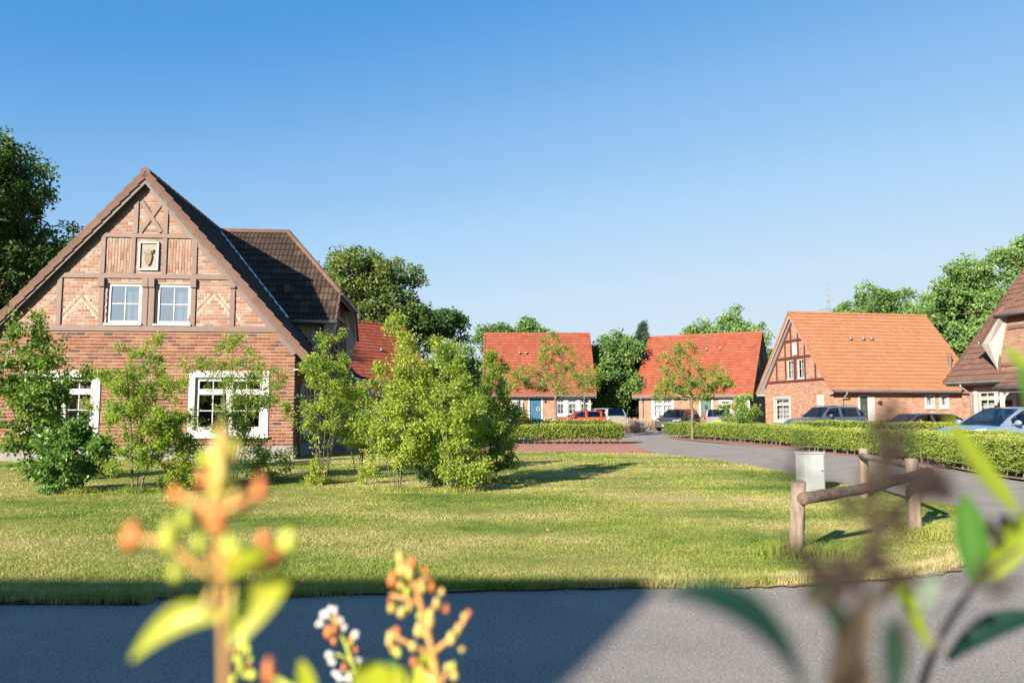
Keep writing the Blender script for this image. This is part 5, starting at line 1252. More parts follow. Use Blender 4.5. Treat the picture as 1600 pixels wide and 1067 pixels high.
def car(name, label, paint, loc, yaw, L=4.4, W=1.78, H=1.45, cowl=.30, hood_z=.92, roof0=.46, roof1=.86, tail_z=.98, tail=1.0, belt=.93, wheel_r=.32, rack=False, plate=True, group='parked cars'):
    """a car body lofted from its side profile; x forward, origin on the ground under its middle"""
    o = empty(name, (loc[0], loc[1], 0), yaw, label, 'car', group)
    X = lambda f: L * (.5 - f)                                  # f runs from nose 0 to tail 1
    wf, wr = .20, .795; ra = wheel_r + .055
    fs = sorted(set([0, .012, .03, .06, .10] + list(np.linspace(wf - ra / L, wf + ra / L, 9)) + [cowl, .36, .42, .48, .54, .60, .66] + list(np.linspace(wr - ra / L, wr + ra / L, 9)) + [.90, .94, .97, .988, 1.0]))
    def topz(f):                                               # bonnet, belt, boot
        if f < .06: return .62 + (hood_z - .18 - .62) * math.sin(f / .06 * math.pi / 2)
        if f < cowl: return (hood_z - .18) + (.18) * math.sin((f - .06) / (cowl - .06) * math.pi / 2) ** .8
        if f < .93: return hood_z + (tail_z - hood_z) * (f - cowl) / (.93 - cowl)
        return tail_z - .10 * ((f - .93) / .07) ** 2
    def halfw(f):
        e = min(1, f / .12) if f < .12 else min(1, (1 - f) / .10) if f > .90 else 1
        return W / 2 * (.80 + .20 * math.sin(e * math.pi / 2))
    def bot(f):
        b = .20 + (.06 if f < .02 or f > .98 else 0)
        for w in (wf, wr):
            dx = (f - w) * L
            if abs(dx) < ra: b = max(b, wheel_r + math.sqrt(ra * ra - dx * dx))
        return b
    rows = []
    for f in fs:
        zt, hw, zb = topz(f), halfw(f), bot(f); bz = min(zt, belt)
        zs = [zb, max(zb + .01, .42), max(zb + .02, .62), max(zb + .03, bz - .09), bz - .005, zt]
        ws = [hw * .965, hw * 1.0, hw * .995, hw * .975, hw * .93, hw * .86]
        r_ = [(X(f), w, z) for w, z in zip(ws, zs)] + [(X(f), hw * .45, zt + .025), (X(f), 0, zt + .032)]
        rows.append(r_)
    mb = MB(); n = len(rows[0])
    for sg in (1, -1):
        vs = [(x, sg * y, z) for r_ in rows for x, y, z in r_]
        fc = [(i * n + j, i * n + j + 1, (i + 1) * n + j + 1, (i + 1) * n + j) for i in range(len(rows) - 1) for j in range(n - 1)]
        mb.add(vs, fc)
    for i in (0, -1): mb.add([(x, y, z) for x, y, z in rows[i]] + [(x, -y, z) for x, y, z in reversed(rows[i][:-1])], [tuple(range(2 * n - 1))])
    # greenhouse
    fr = [cowl - .01, (cowl + roof0) / 2 - .02, roof0, roof0 + .06, .56, .60, (.60 + roof1) / 2 + .01, roof1 - .035, roof1, (roof1 + tail) / 2, tail - .02]
    bt = lambda f: topz(f) - .01
    def rz(f):
        if f <= roof0: t = (f - fr[0]) / (roof0 - fr[0]); return bt(f) + (H - .05 - bt(f)) * t ** .93
        if f <= roof1: t = (f - roof0) / (roof1 - roof0); return H - .05 + .05 * math.sin(math.pi * (.25 + .55 * t))
        t = (f - roof1) / (fr[-1] - roof1); e = rz(roof1); return e + (bt(fr[-1]) - e) * t ** 1.25
    G_ = []
    for f in fr:
        wb = halfw(min(f, .93)) * .90; zt = rz(f); k = max(0, min(1, (zt - bt(f)) / (H - bt(f)))); wt = wb * (1 - .20 * k)
        zc = bt(f) + (zt - bt(f)) * .86
        G_.append([(X(f), wb, bt(f)), (X(f), wt, zc), (X(f), wt * .86, zt - .005), (X(f), 0, zt + .015 * k)])
    ts = dict(windscreen=MB(), rear_window=MB(), side_window=[], body=mb)
    nf = len(fr)
    for sg in (1, -1):
        P_ = [[(x, sg * y, z) for x, y, z in r_] for r_ in G_]
        for i in range(nf - 1):
            for j in range(3):
                q = [P_[i][j], P_[i][j + 1], P_[i + 1][j + 1], P_[i + 1][j]]
                if j == 2 and i < 2: ts['windscreen'].add(q, [(0, 1, 2, 3)])
                elif j == 2 and i >= 8: ts['rear_window'].add(q, [(0, 1, 2, 3)])
                elif j == 0 and i in (1, 2, 3, 5, 6, 8) and not (i == 8 and roof1 > .93): ts['side_window'].append((q, i, sg))
                else: mb.add(q, [(0, 1, 2, 3)])
    bo = mb.mesh('body', paint); bm = bmesh.new(); bm.from_mesh(bo); bmesh.ops.remove_doubles(bm, verts=bm.verts, dist=.0015); bmesh.ops.recalc_face_normals(bm, faces=bm.faces)
    for f_ in bm.faces: f_.smooth = True
    for e_ in bm.edges:
        if len(e_.link_faces) == 2 and e_.calc_face_angle(0) > R(38): e_.smooth = False
    bm.to_mesh(bo); bm.free(); body = mesh_obj('body', bo, o)
    for k in ('windscreen', 'rear_window'): ts[k].build(k, M['car_glass'], o, smooth=True)
    for grp in ((1, 2), (3,), (5, 6), (8,)):
        for sg in (1, -1):
            w_ = MB()
            for q, i, s_ in ts['side_window']:
                if s_ == sg and i in grp: w_.add(q, [(0, 1, 2, 3)])
            if w_.v: w_.build('side_window', M['car_glass'], o)
    # dark trim at the belt and pillars
    for sg in (1, -1):
        tr = MB()
        for f in (.575,):
            pass
        pts = [(X(f), sg * (halfw(f) * .905 + .004), bt(f) + .004) for f in fr[:-1]]; tr.tube(pts, .012, 5).build('window_trim', M['black_plastic'], o)
        # door seams and handles
        for f in (.345, .575, .76):
            zz = [.32, .50, .68, belt - .02]; MB().tube([(X(f), sg * (halfw(f) * c_ + .001), z) for z, c_ in zip(zz, (1.0, 1.0, .99, .955))], .005, 4).build('door_seam', M['black_plastic'], o)
        for f in (.54, .735): MB().tube([(X(f), sg * (halfw(f) * .97 + .012), belt - .13), (X(f - .018), sg * (halfw(f) * .97 + .035), belt - .125), (X(f - .04), sg * (halfw(f) * .97 + .012), belt - .125)], .013, 6).build('handle', paint, o)
        m_ = MB(); m_.ball((X(cowl + .075), sg * (W / 2 + .09), belt + .06), .11, 10, 7, (.7, 1, .72)); m_.tube([(X(cowl + .075), sg * (W / 2 - .08), belt + .0), (X(cowl + .075), sg * (W / 2 + .05), belt + .04)], .03, 6); m_.build('wing_mirror', paint, o, smooth=True)
        # lights
        h_ = MB(); 
        for a_, b_ in ((0.012, .085),):
            vs = [(X(a_) + .012, sg * halfw(a_) * .60, .64), (X(a_) + .012, sg * halfw(a_) * .60, .74), (X(.03) + .01, sg * (halfw(.03) * .99 + .008), .66), (X(.03) + .0, sg * (halfw(.03) * .96 + .006), .78), (X(b_), sg * (halfw(b_) + .010), .72), (X(b_), sg * (halfw(b_) * .985 + .008), .82)]
            h_.add(vs, [(0, 2, 3, 1), (2, 4, 5, 3)])
        h_.build('headlight', M['lamp_clear'], o, smooth=True)
        t_ = MB(); vs = [(X(1) - .012, sg * halfw(1.) * .70, .72), (X(1) - .012, sg * halfw(1.) * .70, .88), (X(.97) - .012, sg * (halfw(.97) + .008), .72), (X(.97) - .012, sg * (halfw(.97) * .97 + .008), .92), (X(.93), sg * (halfw(.93) + .010), .76), (X(.93), sg * (halfw(.93) * .96 + .010), .95)]
        t_.add(vs, [(0, 2, 3, 1), (2, 4, 5, 3)]).build('tail_light', M['lamp_red'], o, smooth=True)
        if rack: MB().tube([(X(roof0 + .04), sg * W * .34, H - .01), (X(roof0 + .07), sg * W * .34, H + .05), (X(roof1 - .06), sg * W * .34, H + .05), (X(roof1 - .03), sg * W * .34, H - .01)], .018, 6).build('roof_rail', M['metal'], o)
        for w in (wf, wr):
            yc = sg * (W / 2 - .11); we = MB()
            prof = [(wheel_r * .66, -.09), (wheel_r * .95, -.10), (wheel_r, -.07), (wheel_r, .07), (wheel_r * .95, .10), (wheel_r * .66, .09)]; k = 24; vs = []
            for a in range(k):
                th = 2 * math.pi * a / k; vs += [(X(w) + math.cos(th) * r_, yc + y_, wheel_r + math.sin(th) * r_) for r_, y_ in prof]
            m6 = len(prof); fc = [(a * m6 + j, a * m6 + j + 1, ((a + 1) % k) * m6 + j + 1, ((a + 1) % k) * m6 + j) for a in range(k) for j in range(m6 - 1)]
            wo = we.add(vs, fc).build('wheel', M['tyre'], o, smooth=True)
            rm = MB(); yo = yc + sg * .075
            rm.add([(X(w) + math.cos(t) * wheel_r * .67, yo - sg * .03, wheel_r + math.sin(t) * wheel_r * .67) for t in np.linspace(0, 2 * math.pi, 24, endpoint=False)], [tuple(range(24))])
            rm.build('brake_disc', M['black_plastic'], wo)
            sp = MB()
            for s_ in range(7):
                th = 2 * math.pi * s_ / 7; c_, s2 = math.cos(th), math.sin(th)
                sp.tube([(X(w) + c_ * .04, yo, wheel_r + s2 * .04), (X(w) + c_ * wheel_r * .66, yo - sg * .005, wheel_r + s2 * wheel_r * .66)], [.028, .02], 5)
            sp.tube([(X(w) + math.cos(t) * wheel_r * .66, yo, wheel_r + math.sin(t) * wheel_r * .66) for t in np.linspace(0, 2 * math.pi, 25)], .014, 5, False); sp.build('rim', M['rim'], wo, smooth=True)
    # grille, plates, underbody, seats
    gr = MB(); 
    for k in range(4): z = .46 + k * .05; gr.box(X(0) - .0, X(0) + .018, -W * .24, W * .24, z, z + .022)
    gr.box(X(0) + .001, X(0) + .008, -W * .26, W * .26, .44, .66); gr.build('grille', M['black_plastic'], o)
    MB().box(X(0) + .02, X(0) + .03, -.26, .26, .33, .44).build('number_plate', M['plate_yellow'], o, bevel=.004)
    MB().box(X(1) - .03, X(1) - .01, -.26, .26, .60, .71).build('number_plate', M['plate_yellow'], o, bevel=.004)
    MB().box(X(.96), X(.04), -W * .40, W * .40, .19, .40).build('underbody', M['black_plastic'], o)
    for f in (.50, .70):
        for y in (-.36, .36):
            s_ = MB(); s_.box(X(f) - .10, X(f) + .03, y - .22, y + .22, .5, min(1.05, H - .36)); s_.box(X(f) - .09, X(f) - .0, y - .11, y + .11, H - .40, H - .22); s_.build('seat', M['seat'], o, bevel=.03)
    return o
def heading(dx, dy): return math.atan2(dy, dx)
p = P(1052, 650, 52.6); car('parked_car', 'black estate car with yellow front plate facing the road', M['p_black'], (p.x + .3, p.y), heading(-.52, -.85), 4.75, 1.84, 1.46, roof0=.42, roof1=.92, rack=True)
p = P(1113, 650, 55); car('parked_car', 'small silver car seen from behind, right of the black estate', M['p_silver'], (p.x, p.y), heading(.1, 1), 3.9, 1.7, 1.45, roof1=.93)
p = P(907, 650, 50.5); car('parked_car', 'orange red car with only its roof above the hedge before the centre house', M['p_red'], (p.x, p.y + 1), heading(-1, -.12), 4.1, 1.75, 1.36, roof1=.84)
p = P(939, 650, 53); car('parked_car', 'silver white tall car behind the orange red one', M['p_white'], (p.x, p.y), heading(-.45, 1), 4.2, 1.78, 1.52, roof1=.94, belt=.97, hood_z=.98, tail_z=1.04)
p = P(1289, 650, 40); car('parked_car', 'grey blue compact car with roof rails parked beside the orange roofed house', M['p_grey'], (p.x, p.y), heading(-.93, -.36), 4.2, 1.8, 1.55, roof0=.43, roof1=.88, belt=1.02, hood_z=1.0, tail_z=1.08, rack=True)
p = P(1428, 650, 34); car('parked_car', 'dark brown hatchback, only windows and roof showing above the hedge', M['p_brown'], (p.x, p.y), heading(-.97, -.24), 4.2, 1.74, 1.20, roof0=.42, roof1=.86, belt=.84, hood_z=.80, tail_z=.9)
p = P(1562, 650, 22.6); car('parked_car', 'pale metallic blue family car, nearest of all, at the right edge', M['p_pale'], (p.x + .25, p.y), heading(-.96, -.28), 4.3, 1.8, 1.40, cowl=.24, roof0=.44, roof1=.90, belt=.90, hood_z=.86, tail_z=1.0)
p = P(575, 650, 36); car('parked_car', 'dark blue car half hidden behind the shrubs beside the brick house', M['p_navy'], (p.x, p.y), heading(.9, -.4), 4.3, 1.78, 1.5)
p = P(722, 655, 34); car('parked_car', 'silver car glimpsed through the broad bright shrub', M['p_silver'], (p.x, p.y), heading(.95, -.3), 4.3, 1.78, 1.45)

# ------------------------------------------------------------------ log barrier, cabinet
m, nt, out = new_mat('weathered_log'); p_ = N(nt, 'ShaderNodeBsdfPrincipled')
s1 = noise(nt, 14, 6, .65, stretch=(1, 1, .12)); s2 = noise(nt, 3, 4)
cc = mixc(nt, ramp(nt, s2, [(.4, (0, 0, 0)), (.65, (1, 1, 1))]), ramp(nt, s1, [(.3, (.08, .062, .046)), (.55, (.21, .165, .13)), (.75, (.30, .255, .21))]), ramp(nt, s1, [(.3, (.08, .052, .035)), (.6, (.19, .135, .10)), (.8, (.28, .23, .18))]))
nt.links.new(cc, p_.inputs['Base Color']); p_.inputs['Roughness'].default_value = .9; nt.links.new(bump(nt, s1, .9, .012), p_.inputs['Normal']); nt.links.new(p_.outputs[0], out.inputs[0]); M['log'] = m
M['log_dark'] = mat_plain('bark_log', (.085, .062, .048), .95, .5, 16, 1)
def log(name, pts, r, mat, parent, seed=0, n=16, chamfer=True):
    rg_ = np.random.default_rng(seed); pts = [Vector(p) for p in pts]; m_ = 9; q = []
    for i in range(m_):
        t = i / (m_ - 1) * (len(pts) - 1); k = min(int(t), len(pts) - 2); q.append(pts[k].lerp(pts[k + 1], t - k))
    mb = MB(); rs = [r * (1 + rg_.uniform(-.05, .05)) for _ in q]; d0 = (q[1] - q[0]).normalized() * r * .12; d1 = (q[-1] - q[-2]).normalized() * r * .12
    q = [q[0], q[0] + d0] + q[1:-1] + [q[-1] - d1, q[-1]]; rs = [rs[0] * .86] + rs + [rs[-1] * .86]
    mb.tube(q, rs, n); o = mb.build(name, mat, parent, smooth=True); me = o.data
    for v in me.vertices: v.co += Vector(rg_.normal(0, r * .035, 3))
    for f_ in me.polygons:
        if len(f_.vertices) > 4: f_.use_smooth = False
    return o
a = G(1242, 866); b = G(1430, 834); c = P(1347, 715, 11.5); c.z = 0
br = empty('log_barrier', (a.x, a.y, 0), 0, 'rustic log barrier of three round posts and two rails on the lawn corner', 'barrier')
rel = lambda v: Vector((v.x - a.x, v.y - a.y, v.z))
pt1 = P(1248, 752, 6.8); log('post', [(0, 0, -.1), rel(pt1)], .062, M['log'], br, 1)
pt2 = P(1424, 716, b.y); log('post', [rel(b) - Vector((0, 0, .1)), rel(pt2)], .068, M['log'], br, 2)
log('post', [rel(c) - Vector((0, 0, .1)), rel(P(1349, 700, c.y))], .066, M['log'], br, 3)
log('rail', [rel(P(1253, 779, 6.72)), rel(P(1345, 764, 7.25)), rel(P(1452, 737, 8.0))], .050, M['log_dark'], br, 4)
log('rail', [rel(P(1346, 712, 11.4)), rel(P(1400, 722, 9.6)), rel(P(1452, 733, 8.15))], .042, M['log'], br, 5)
M['cabinet'] = mat_plain('cabinet_grey', (.27, .29, .30), .5, .06, 6, .05)
g_ = G(1267, 766); cb = empty('utility_cabinet', (g_.x, g_.y, 0), R(12), 'light grey utility cabinet standing behind the left post of the log barrier', 'cabinet')
MB().box(-.175, .175, -.13, .13, -.05, .585).build('housing', M['cabinet'], cb, bevel=.006)
MB().box(-.19, .19, -.145, .145, .585, .615).build('lid', M['cabinet'], cb, bevel=.01)
dd = MB().box(-.155, .155, -.142, -.131, .03, .56).build('door', M['cabinet'], cb, bevel=.004); MB().tube([(.12, -.142, .32), (.12, -.155, .32)], .012, 8).build('lock', M['black_plastic'], dd)

# ------------------------------------------------------------------ the mast and its wires
pm_ = P(1293, 445, 300); H_ = pm_.z; py_ = empty('lattice_mast', (pm_.x, 300, 0), .4, 'steel lattice power mast far behind the orange roofed house', 'mast')
mb = MB(); hwm = lambda z: 2.6 * (1 - z / H_) + .30
for sx in (-1, 1):
    for sy in (-1, 1): mb.tube([(sx * hwm(z), sy * hwm(z), z) for z in (0, H_)], [.10, .05], 5)
lv = [H_ * (1 - (1 - k / 18) ** 1.15) for k in range(19)]
for i in range(18):
    z0, z1 = lv[i], lv[i + 1]
    for (ax_, ay, bx_, by) in ((-1, -1, 1, -1), (1, -1, 1, 1), (1, 1, -1, 1), (-1, 1, -1, -1)):
        a0, a1 = hwm(z0), hwm(z1); mb.tube([(ax_ * a0, ay * a0, z0), (bx_ * a1, by * a1, z1)], .035, 4); mb.tube([(bx_ * a0, by * a0, z0), (ax_ * a1, ay * a1, z1)], .035, 4); mb.tube([(ax_ * a1, ay * a1, z1), (bx_ * a1, by * a1, z1)], .05, 4)
mb.build('lattice', M['zinc'], py_)
for z in (H_ * .72, H_ * .80): MB().tube([(-5, 0, z), (0, 0, z + .5), (5, 0, z)], .12, 5).build('cross_arm', M['zinc'], py_)
for nm_, ya, yb in (('above', 503, 515.5), ('below', 511, 521.5)):
    A0, A1 = P(1293, ya, 300), P(1212, yb, 300); d_l = (A1 - A0); pts = [A0 + d_l * t + Vector((0, 0, -.6 * t * (1 - t))) for t in np.linspace(0, 3.2, 16)]
    w_ = MB().tube(pts, .035, 4).build('power_line', M['zinc']); tag(w_, 'thin power line in the gap left of the orange house, the one ' + nm_ + ' the other', 'cable', 'power lines')

# ------------------------------------------------------------------ the flowering shrub close to the lens
LEAF['fg_lime'] = mat_leaf('leaf_lime', [(0, (.22, .29, .012)), (.5, (.36, .40, .018)), (1, (.46, .46, .04))], .5, (.55, .65, .03), .4, .5, 8)
LEAF['fg_lime_darkened'] = mat_leaf('leaf_lime_darkened', [(0, (.13, .20, .012)), (.5, (.22, .28, .018)), (1, (.30, .34, .03))], .45, (.32, .42, .03), .4, .5, 8)  # darker copy of the lime leaf, toned down for the right hand twig
LEAF['fg_green'] = mat_leaf('leaf_fresh_green', [(0, (.035, .11, .02)), (.5, (.07, .19, .025)), (1, (.17, .30, .03))], .45, (.3, .55, .04), .35, .5, 8)
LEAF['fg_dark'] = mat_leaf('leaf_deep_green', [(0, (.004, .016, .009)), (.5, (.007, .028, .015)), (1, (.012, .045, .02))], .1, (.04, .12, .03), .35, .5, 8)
M['fg_stem'] = mat_plain('stem_tan', (.38, .21, .06), .6, .15, 60, .1); M['fg_stem_dark'] = mat_plain('stem_brown', (.03, .02, .012), .6, .2, 60, .1)
M['bud'] = mat_plain('bud_orange', (.38, .12, .028), .5, .25, 80, .1); M['bud_green'] = mat_plain('bud_green', (.34, .38, .04), .5, .2, 80, .1)
M['bud_tan'] = mat_plain('calyx_tan', (.42, .31, .08), .6, .25, 80, .1); M['petal'] = mat_plain('petal_white', (.42, .42, .41), .5, .04, 60, .05); M['husk'] = mat_plain('dry_flower_brown', (.014, .008, .005), .9, .4, 80, .3)
def blade_leaf(name, parent, base, tip, width, mat, sag=.12, up=(0, 0, 1), curl=.25, seg=12, tint=.5, sag_dir=(0, 0, 1)):
    base = Vector(base); tip = Vector(tip); d = tip - base; L = d.length; dn = d.normalized(); upv = Vector(up); b = dn.cross(upv).normalized(); n = b.cross(dn); sv = Vector(sag_dir)
    vs = []; cols = 5
    for i in range(seg + 1):
        t = i / seg; c_ = base + d * t + sv * (sag * L * 4 * t * (1 - t)); w = width * .5 * (math.sin(math.pi * min(1, t * .94 + .04)) ** .75)
        for j in range(cols): s = (j / (cols - 1) - .5) * 2; vs.append(c_ + b * (w * s) + n * (w * curl * s * s - w * .06 * (1 if j == 2 else 0)))
    mb = MB().add(vs, [(i * cols + j, i * cols + j + 1, (i + 1) * cols + j + 1, (i + 1) * cols + j) for i in range(seg) for j in range(cols - 1)], tint)
    return mb.build(name, mat, parent, smooth=True, recalc=False)
def plant(name, label, cat, stem_px, D, r, mat, root_off=(0, 0), group='flowering shrub stems close by'):
    """a stem through the given picture points at distance D, rooted in the ground below"""
    r = r * .8; pts = [P(x, y, D) for x, y in stem_px]; lowp = pts[0]; root = Vector((lowp.x + root_off[0], D + root_off[1] + .05, 0))
    o = empty(name, root, 0, label, cat, group)
    allp = [root - Vector((0, 0, .03)), root.lerp(lowp, .5) + Vector((.01, .01, 0)), *pts]; rel_ = [q - root for q in allp]
    rs = np.linspace(r * 1.6, r * .6, len(rel_)); MB().tube(rel_, list(rs), 10).build('stem', mat, o, smooth=True)
    return o, (lambda x, y, dD=0: P(x, y, D + dD) - root)
def twig(o, pts, r, mat): return MB().tube(pts, list(np.linspace(r, r * .7, len(pts))), 8).build('twig', mat, o, smooth=True)
def buds(o, L_, nm, mat, f, seed=0, sq=(1, 1, 1.25)):
    for k, (x, y, rr) in enumerate(L_):
        rr = rr * .72; c_ = f(x, y, .01 * math.sin(k * 2.3)); o_ = MB().ball(c_, rr, 12, 8, (sq[0] * (.8 + .3 * math.sin(k * 1.7) ** 2), sq[1], sq[2] * (.85 + .3 * math.cos(k * 2.9) ** 2))).build(nm, mat, o, smooth=True)
        for v_ in o_.data.vertices:
            d_b = v_.co - c_; v_.co = c_ + d_b * (1 + .16 * math.sin(d_b.x * 900 + k) * math.sin(d_b.z * 700 + 2 * k)) + Vector((0, 0, .25 * rr * (d_b.z / rr) ** 3 if d_b.z > 0 else 0))
# left stem, nearest
D = .48; o, f = plant('flower_stem', 'thick tan flower stem with orange buds and two large lime leaves', 'plant', [(352, 1090), (350, 1000), (345, 900), (344, 800), (347, 700)], D, .0027, M['fg_stem'])
buds(o, [(348, 692, .0080), (346, 715, .0075), (345, 740, .0070), (343, 765, .0060)], 'flower_bud', M['bud_tan'], f)
buds(o, [(318, 752, .0060), (378, 780, .0085), (408, 766, .0072), (207, 840, .0085), (320, 808, .0080), (342, 815, .0070), (413, 845, .0065), (430, 875, .0075), (405, 880, .0060), (276, 772, .0060), (590, 1120, .004)], 'flower_bud', M['bud'], f)
buds(o, [(266, 842, .0088), (450, 852, .0068), (290, 812, .0055), (312, 850, .0050), (355, 850, .0060), (275, 895, .0060), (325, 720, .0068)], 'flower_bud', M['bud_green'], f)
for pts in ([(345, 800), (375, 785), (405, 768)], [(345, 810), (318, 790), (280, 772)], [(345, 905), (300, 880), (262, 845), (210, 840)], [(346, 900), (395, 885), (440, 858)], [(345, 840), (320, 812)], [(345, 760), (320, 752)]): twig(o, [f(*q) for q in pts], .0026, M['fg_stem'])
blade_leaf('leaf', o, f(352, 965), f(205, 1030), .017, LEAF['fg_lime'], .20, (0, -1, .3)); blade_leaf('leaf', o, f(358, 1010), f(452, 898, .02), .020, LEAF['fg_lime'], .10, (0, -1, .2), tint=.7)
blade_leaf('leaf', o, f(350, 905), f(415, 868, -.03), .010, LEAF['fg_lime'], .1, (0, -1, .3), tint=.3)
rgl = np.random.default_rng(31)
for k in range(22):
    yy = rgl.uniform(690, 960); side = rgl.choice([-1, 1]); buds(o, [(346 + side * rgl.uniform(6, 24), yy, rgl.uniform(.003, .005))], 'calyx', (M['bud_tan'], M['bud_green'], M['bud_tan'], M['bud'])[rgl.integers(4)], f)
blade_leaf('leaf', o, f(346, 700), f(330, 728, .02), .010, LEAF['fg_green'], .1, (0, -1, .3)); blade_leaf('leaf', o, f(350, 745), f(385, 725, .02), .009, LEAF['fg_green'], .1, (0, -1, .3))
# white flower spike
D = 1.2; o, f = plant('flower_stem', 'small spike with open white flowers and orange buds beside the tan panicle', 'plant', [(560, 1090), (552, 1040), (540, 1005), (525, 975), (517, 962)], D, .0032, M['bud_green'])
def blossom(o, c, r, seed):
    rg_ = np.random.default_rng(seed); mb = MB()
    for k in range(5):
        a_ = 2 * math.pi * k / 5 + rg_.uniform(0, 1); mb.ball((c.x + math.cos(a_) * r * .55, c.y - .003, c.z + math.sin(a_) * r * .55), r * .48, 8, 6, (1, .45, 1))
    return mb.build('flower', M['petal'], o, smooth=True)
for k, (x, y, r_) in enumerate(((508, 960, .010), (520, 953, .011), (500, 973, .008), (536, 978, .009), (533, 968, .006), (556, 990, .008), (515, 1022, .008), (520, 1032, .008), (560, 1030, .007), (532, 1055, .010), (545, 1058, .008), (524, 1050, .006))): blossom(o, f(x, y, .01 * math.sin(k)), r_ * .78, k)
buds(o, [(527, 968, .0065), (513, 988, .0085), (523, 984, .0075), (549, 1000, .0065), (556, 1015, .0055), (538, 1042, .0065), (522, 1002, .0070), (530, 975, .006)], 'flower_bud', M['bud'], f)
for pts in ([(552, 1035), (530, 1022), (515, 1020)], [(545, 1010), (553, 998)], [(553, 1050), (540, 1050)], [(556, 1050), (562, 1032)]): twig(o, [f(*q) for q in pts], .0020, M['bud_green'])
# tan panicle in the middle
D = 1.0; o, f = plant('flower_stem', 'tan panicle with yellow green and orange buds in the middle of the bottom edge', 'plant', [(690, 1095), (680, 1040), (668, 985), (655, 935), (640, 895), (628, 872)], D, .0050, M['fg_stem'])
rgb = np.random.default_rng(9)
for pts in ([(677, 1025), (655, 1012), (625, 998), (615, 990)], [(678, 1018), (700, 1000), (722, 975), (731, 958)], [(665, 960), (690, 945)], [(658, 945), (635, 935), (610, 928)], [(648, 912), (672, 900)], [(690, 1060), (660, 1045), (648, 1028)], [(688, 1070), (700, 1045)]): twig(o, [f(*q) for q in pts], .0034, M['fg_stem'])
buds(o, [(645, 881, .0075), (613, 907, .0075), (675, 918, .0065), (665, 892, .0050), (697, 951, .0065), (611, 939, .0050), (620, 988, .0085), (647, 1034, .0070), (732, 958, .0050)], 'flower_bud', M['bud'], f)
buds(o, [(625, 873, .008), (628, 889, .009), (640, 898, .008), (652, 905, .008), (660, 918, .008), (626, 915, .006), (670, 903, .006), (612, 950, .007), (627, 958, .007), (640, 950, .006), (682, 942, .006), (610, 1000, .009), (616, 1012, .007), (672, 968, .010), (655, 985, .008), (715, 985, .007), (705, 998, .008), (722, 1012, .006), (645, 1010, .007), (690, 925, .006), (700, 1045, .008), (710, 1055, .007), (725, 965, .006)], 'flower_bud', M['bud_tan'], f)
buds(o, [(618, 945, .006), (632, 955, .006), (636, 925, .006), (622, 1020, .006), (665, 990, .005), (708, 1040, .006), (655, 962, .005)], 'flower_bud', M['bud_green'], f)
blade_leaf('leaf', o, f(690, 1080), f(640, 1062, .02), .05, LEAF['fg_lime'], .35, (0, -1, .3)); blade_leaf('leaf', o, f(640, 1075), f(605, 1030), .008, LEAF['fg_green'], .1, (0, -1, .3))
# bottom leaves and small sprig
D = .62; o, f = plant('leafy_sprig', 'blurred yellow green leaf tips along the bottom edge between the flower stems', 'plant', [(590, 1110), (588, 1075)], D, .004, M['bud_green'])
blade_leaf('leaf', o, f(600, 1100), f(560, 1035), .030, LEAF['fg_lime'], .1, (0, -1, .2)); blade_leaf('leaf', o, f(600, 1100), f(640, 1048), .028, LEAF['fg_lime'], .1, (0, -1, .2), tint=.7); buds(o, [(421, 1052, .0085)], 'flower_bud', M['bud'], f); blade_leaf('leaf', o, f(490, 1110), f(470, 1030), .014, LEAF['fg_lime'], .05, (0, -1, .2)); twig(o, [f(590, 1100), f(500, 1100), f(421, 1056)], .003, M['bud_green'])
D = .95; o, f = plant('flower_stem', 'small pale green bud sprig beside the nearest left stem', 'plant', [(362, 1095), (372, 1050), (382, 1002)], D, .0025, M['bud_green'])
buds(o, [(384, 1000, .006), (378, 1010, .006), (388, 1015, .006), (370, 1028, .006), (376, 1040, .006), (392, 1030, .005), (385, 1052, .008), (365, 1062, .007), (395, 1055, .007), (372, 1022, .005)], 'flower_bud', M['bud_green'], f); buds(o, [(368, 1018, .004), (388, 1040, .004)], 'flower_bud', M['bud'], f)
# right hand twig with fresh leaves
D = .66; o, f = plant('leafy_sprig', 'brown twig with fresh green leaves at the right edge', 'plant', [(1432, 1095), (1450, 1040), (1475, 985), (1500, 945), (1532, 905), (1575, 868), (1640, 820)], D, .0034, M['fg_stem_dark'])
blade_leaf('leaf', o, f(1525, 912), f(1508, 772), .024, LEAF['fg_green'], .03, (-.5, -1, 0), .5, tint=.25)
blade_leaf('leaf', o, f(1525, 910), f(1625, 790), .030, LEAF['fg_lime_darkened'], .02, (.3, -1, .2), .4, tint=.4)
blade_leaf('leaf', o, f(1590, 800, -.05), f(1478, 650, -.05), .017, LEAF['fg_lime_darkened'], -.05, (0, -1, .3), .3, tint=.4)
blade_leaf('leaf', o, f(1452, 1015), f(1385, 885), .014, LEAF['fg_lime_darkened'], .06, (0, -1, .3), .3, tint=.3)
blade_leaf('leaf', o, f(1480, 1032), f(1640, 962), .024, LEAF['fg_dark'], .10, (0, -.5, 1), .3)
blade_leaf('leaf', o, f(1660, 660), f(1570, 540, .05), .020, LEAF['fg_lime_darkened'], .03, (0, -1, .3), .3, tint=.3)
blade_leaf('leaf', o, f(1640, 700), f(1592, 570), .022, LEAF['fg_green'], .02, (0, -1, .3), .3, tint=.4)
twig(o, [f(1640, 820), f(1680, 720), f(1660, 640)], .003, M['fg_stem_dark']); buds(o, [(1548, 828, .007), (1570, 820, .006), (1560, 842, .006)], 'dry_flower', M['husk'], f)
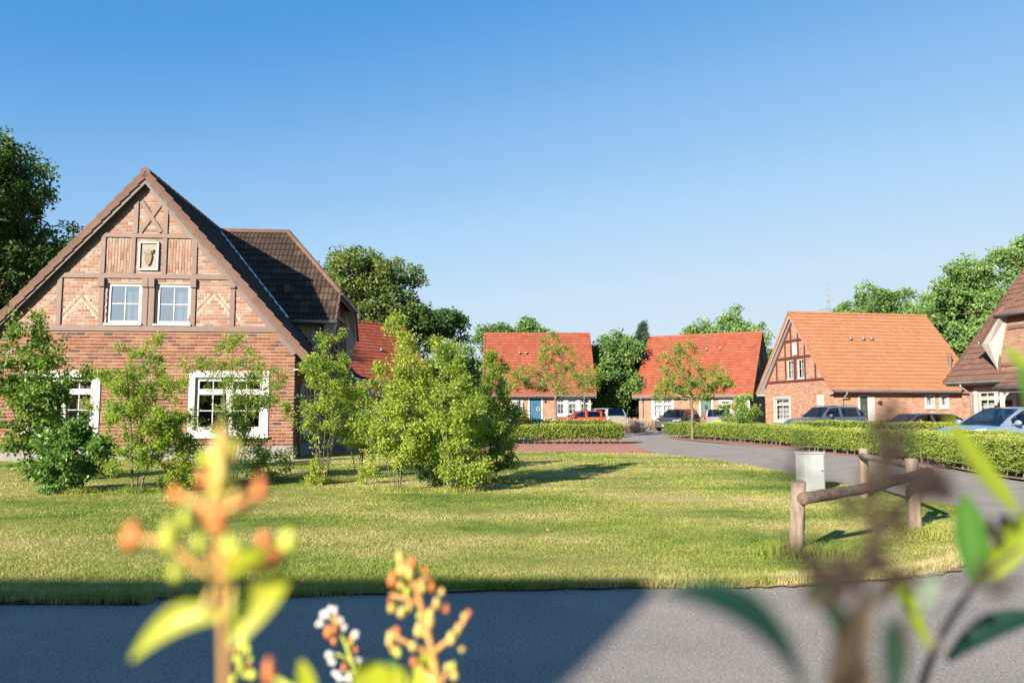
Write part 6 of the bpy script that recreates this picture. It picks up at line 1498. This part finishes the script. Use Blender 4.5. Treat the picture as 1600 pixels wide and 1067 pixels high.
# the dark spent stem, very close
D = .36; o, f = plant('seed_stem', 'very blurred dark stem with brown spent flowers in front of the log barrier', 'plant', [(1318, 1110), (1335, 1000), (1350, 900), (1362, 830), (1378, 740), (1390, 665)], D, .0026, M['husk'])
M['fg_bract'] = mat_plain('withered_leaf', (.030, .019, .007), .7, .3, 60, .1)
rgh = np.random.default_rng(4)
def spent(c, r, k=9, mat='husk'):
    mb = MB(); r = r * 1.12
    for i in range(k): q = c + Vector(rgh.normal(0, r * .6, 3)); mb.ball(q, r * rgh.uniform(.35, .7), 8, 6, (1, 1, 1.2))
    mb.build('dry_flower', M[mat], o, smooth=True)
for x, y, r_ in ((1390, 668, .0050), (1392, 640, .0035), (1445, 750, .0068), (1462, 756, .0045), (1240, 745, .0032), (1247, 700, .0020), (1262, 880, .0045), (1300, 900, .0050), (1235, 860, .0030), (1368, 880, .0045), (1320, 790, .0030), (1410, 800, .0045), (1560, 915, .0035), (1535, 890, .0030), (1390, 720, .0050), (1300, 925, .0040), (1425, 905, .0030)): spent(f(x, y), r_)
for pts in ([(1362, 830), (1400, 780), (1450, 752)], [(1358, 850), (1300, 890), (1262, 880)], [(1366, 800), (1300, 760), (1242, 745), (1247, 700)], [(1350, 900), (1400, 850), (1412, 800)], [(1352, 890), (1450, 900), (1560, 915)]): twig(o, [f(*q) for q in pts], .0013, M['husk'])
spent(f(1450, 925), .004, 6, 'relief_green'); spent(f(1370, 730), .0045, 6, 'fg_bract'); spent(f(1368, 820), .004, 6, 'fg_bract')
blade_leaf('leaf', o, f(1300, 1090), f(1355, 925), .015, M['fg_bract'], .02, (0, -1, .2), .4); blade_leaf('leaf', o, f(1290, 1080, -.02), f(1345, 960), .011, M['fg_bract'], .02, (0, -1, .2), .4)
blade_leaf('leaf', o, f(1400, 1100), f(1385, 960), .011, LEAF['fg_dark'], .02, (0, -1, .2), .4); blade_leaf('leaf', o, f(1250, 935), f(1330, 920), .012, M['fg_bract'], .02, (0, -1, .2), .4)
for (ax_, ay_, bx_, by_, w_, k_, dd_) in ((1340, 1090, 1300, 930, .012, 0, .02), (1330, 1000, 1255, 905, .009, 2, 0), (1352, 950, 1425, 890, .008, 0, .02), (1345, 930, 1290, 850, .007, 0, .03), (1372, 800, 1340, 730, .006, 0, .01), (1380, 760, 1455, 742, .009, 1, .02), (1290, 1090, 1330, 1010, .014, 0, .03), (1388, 1100, 1410, 960, .011, 1, .01), (1350, 1100, 1320, 1000, .014, 0, .0)):
    blade_leaf('leaf', o, f(ax_, ay_), f(bx_, by_, dd_), w_, (M['fg_bract'], M['husk'], LEAF['fg_dark'])[k_], .03, (0, -1, .2), .5)
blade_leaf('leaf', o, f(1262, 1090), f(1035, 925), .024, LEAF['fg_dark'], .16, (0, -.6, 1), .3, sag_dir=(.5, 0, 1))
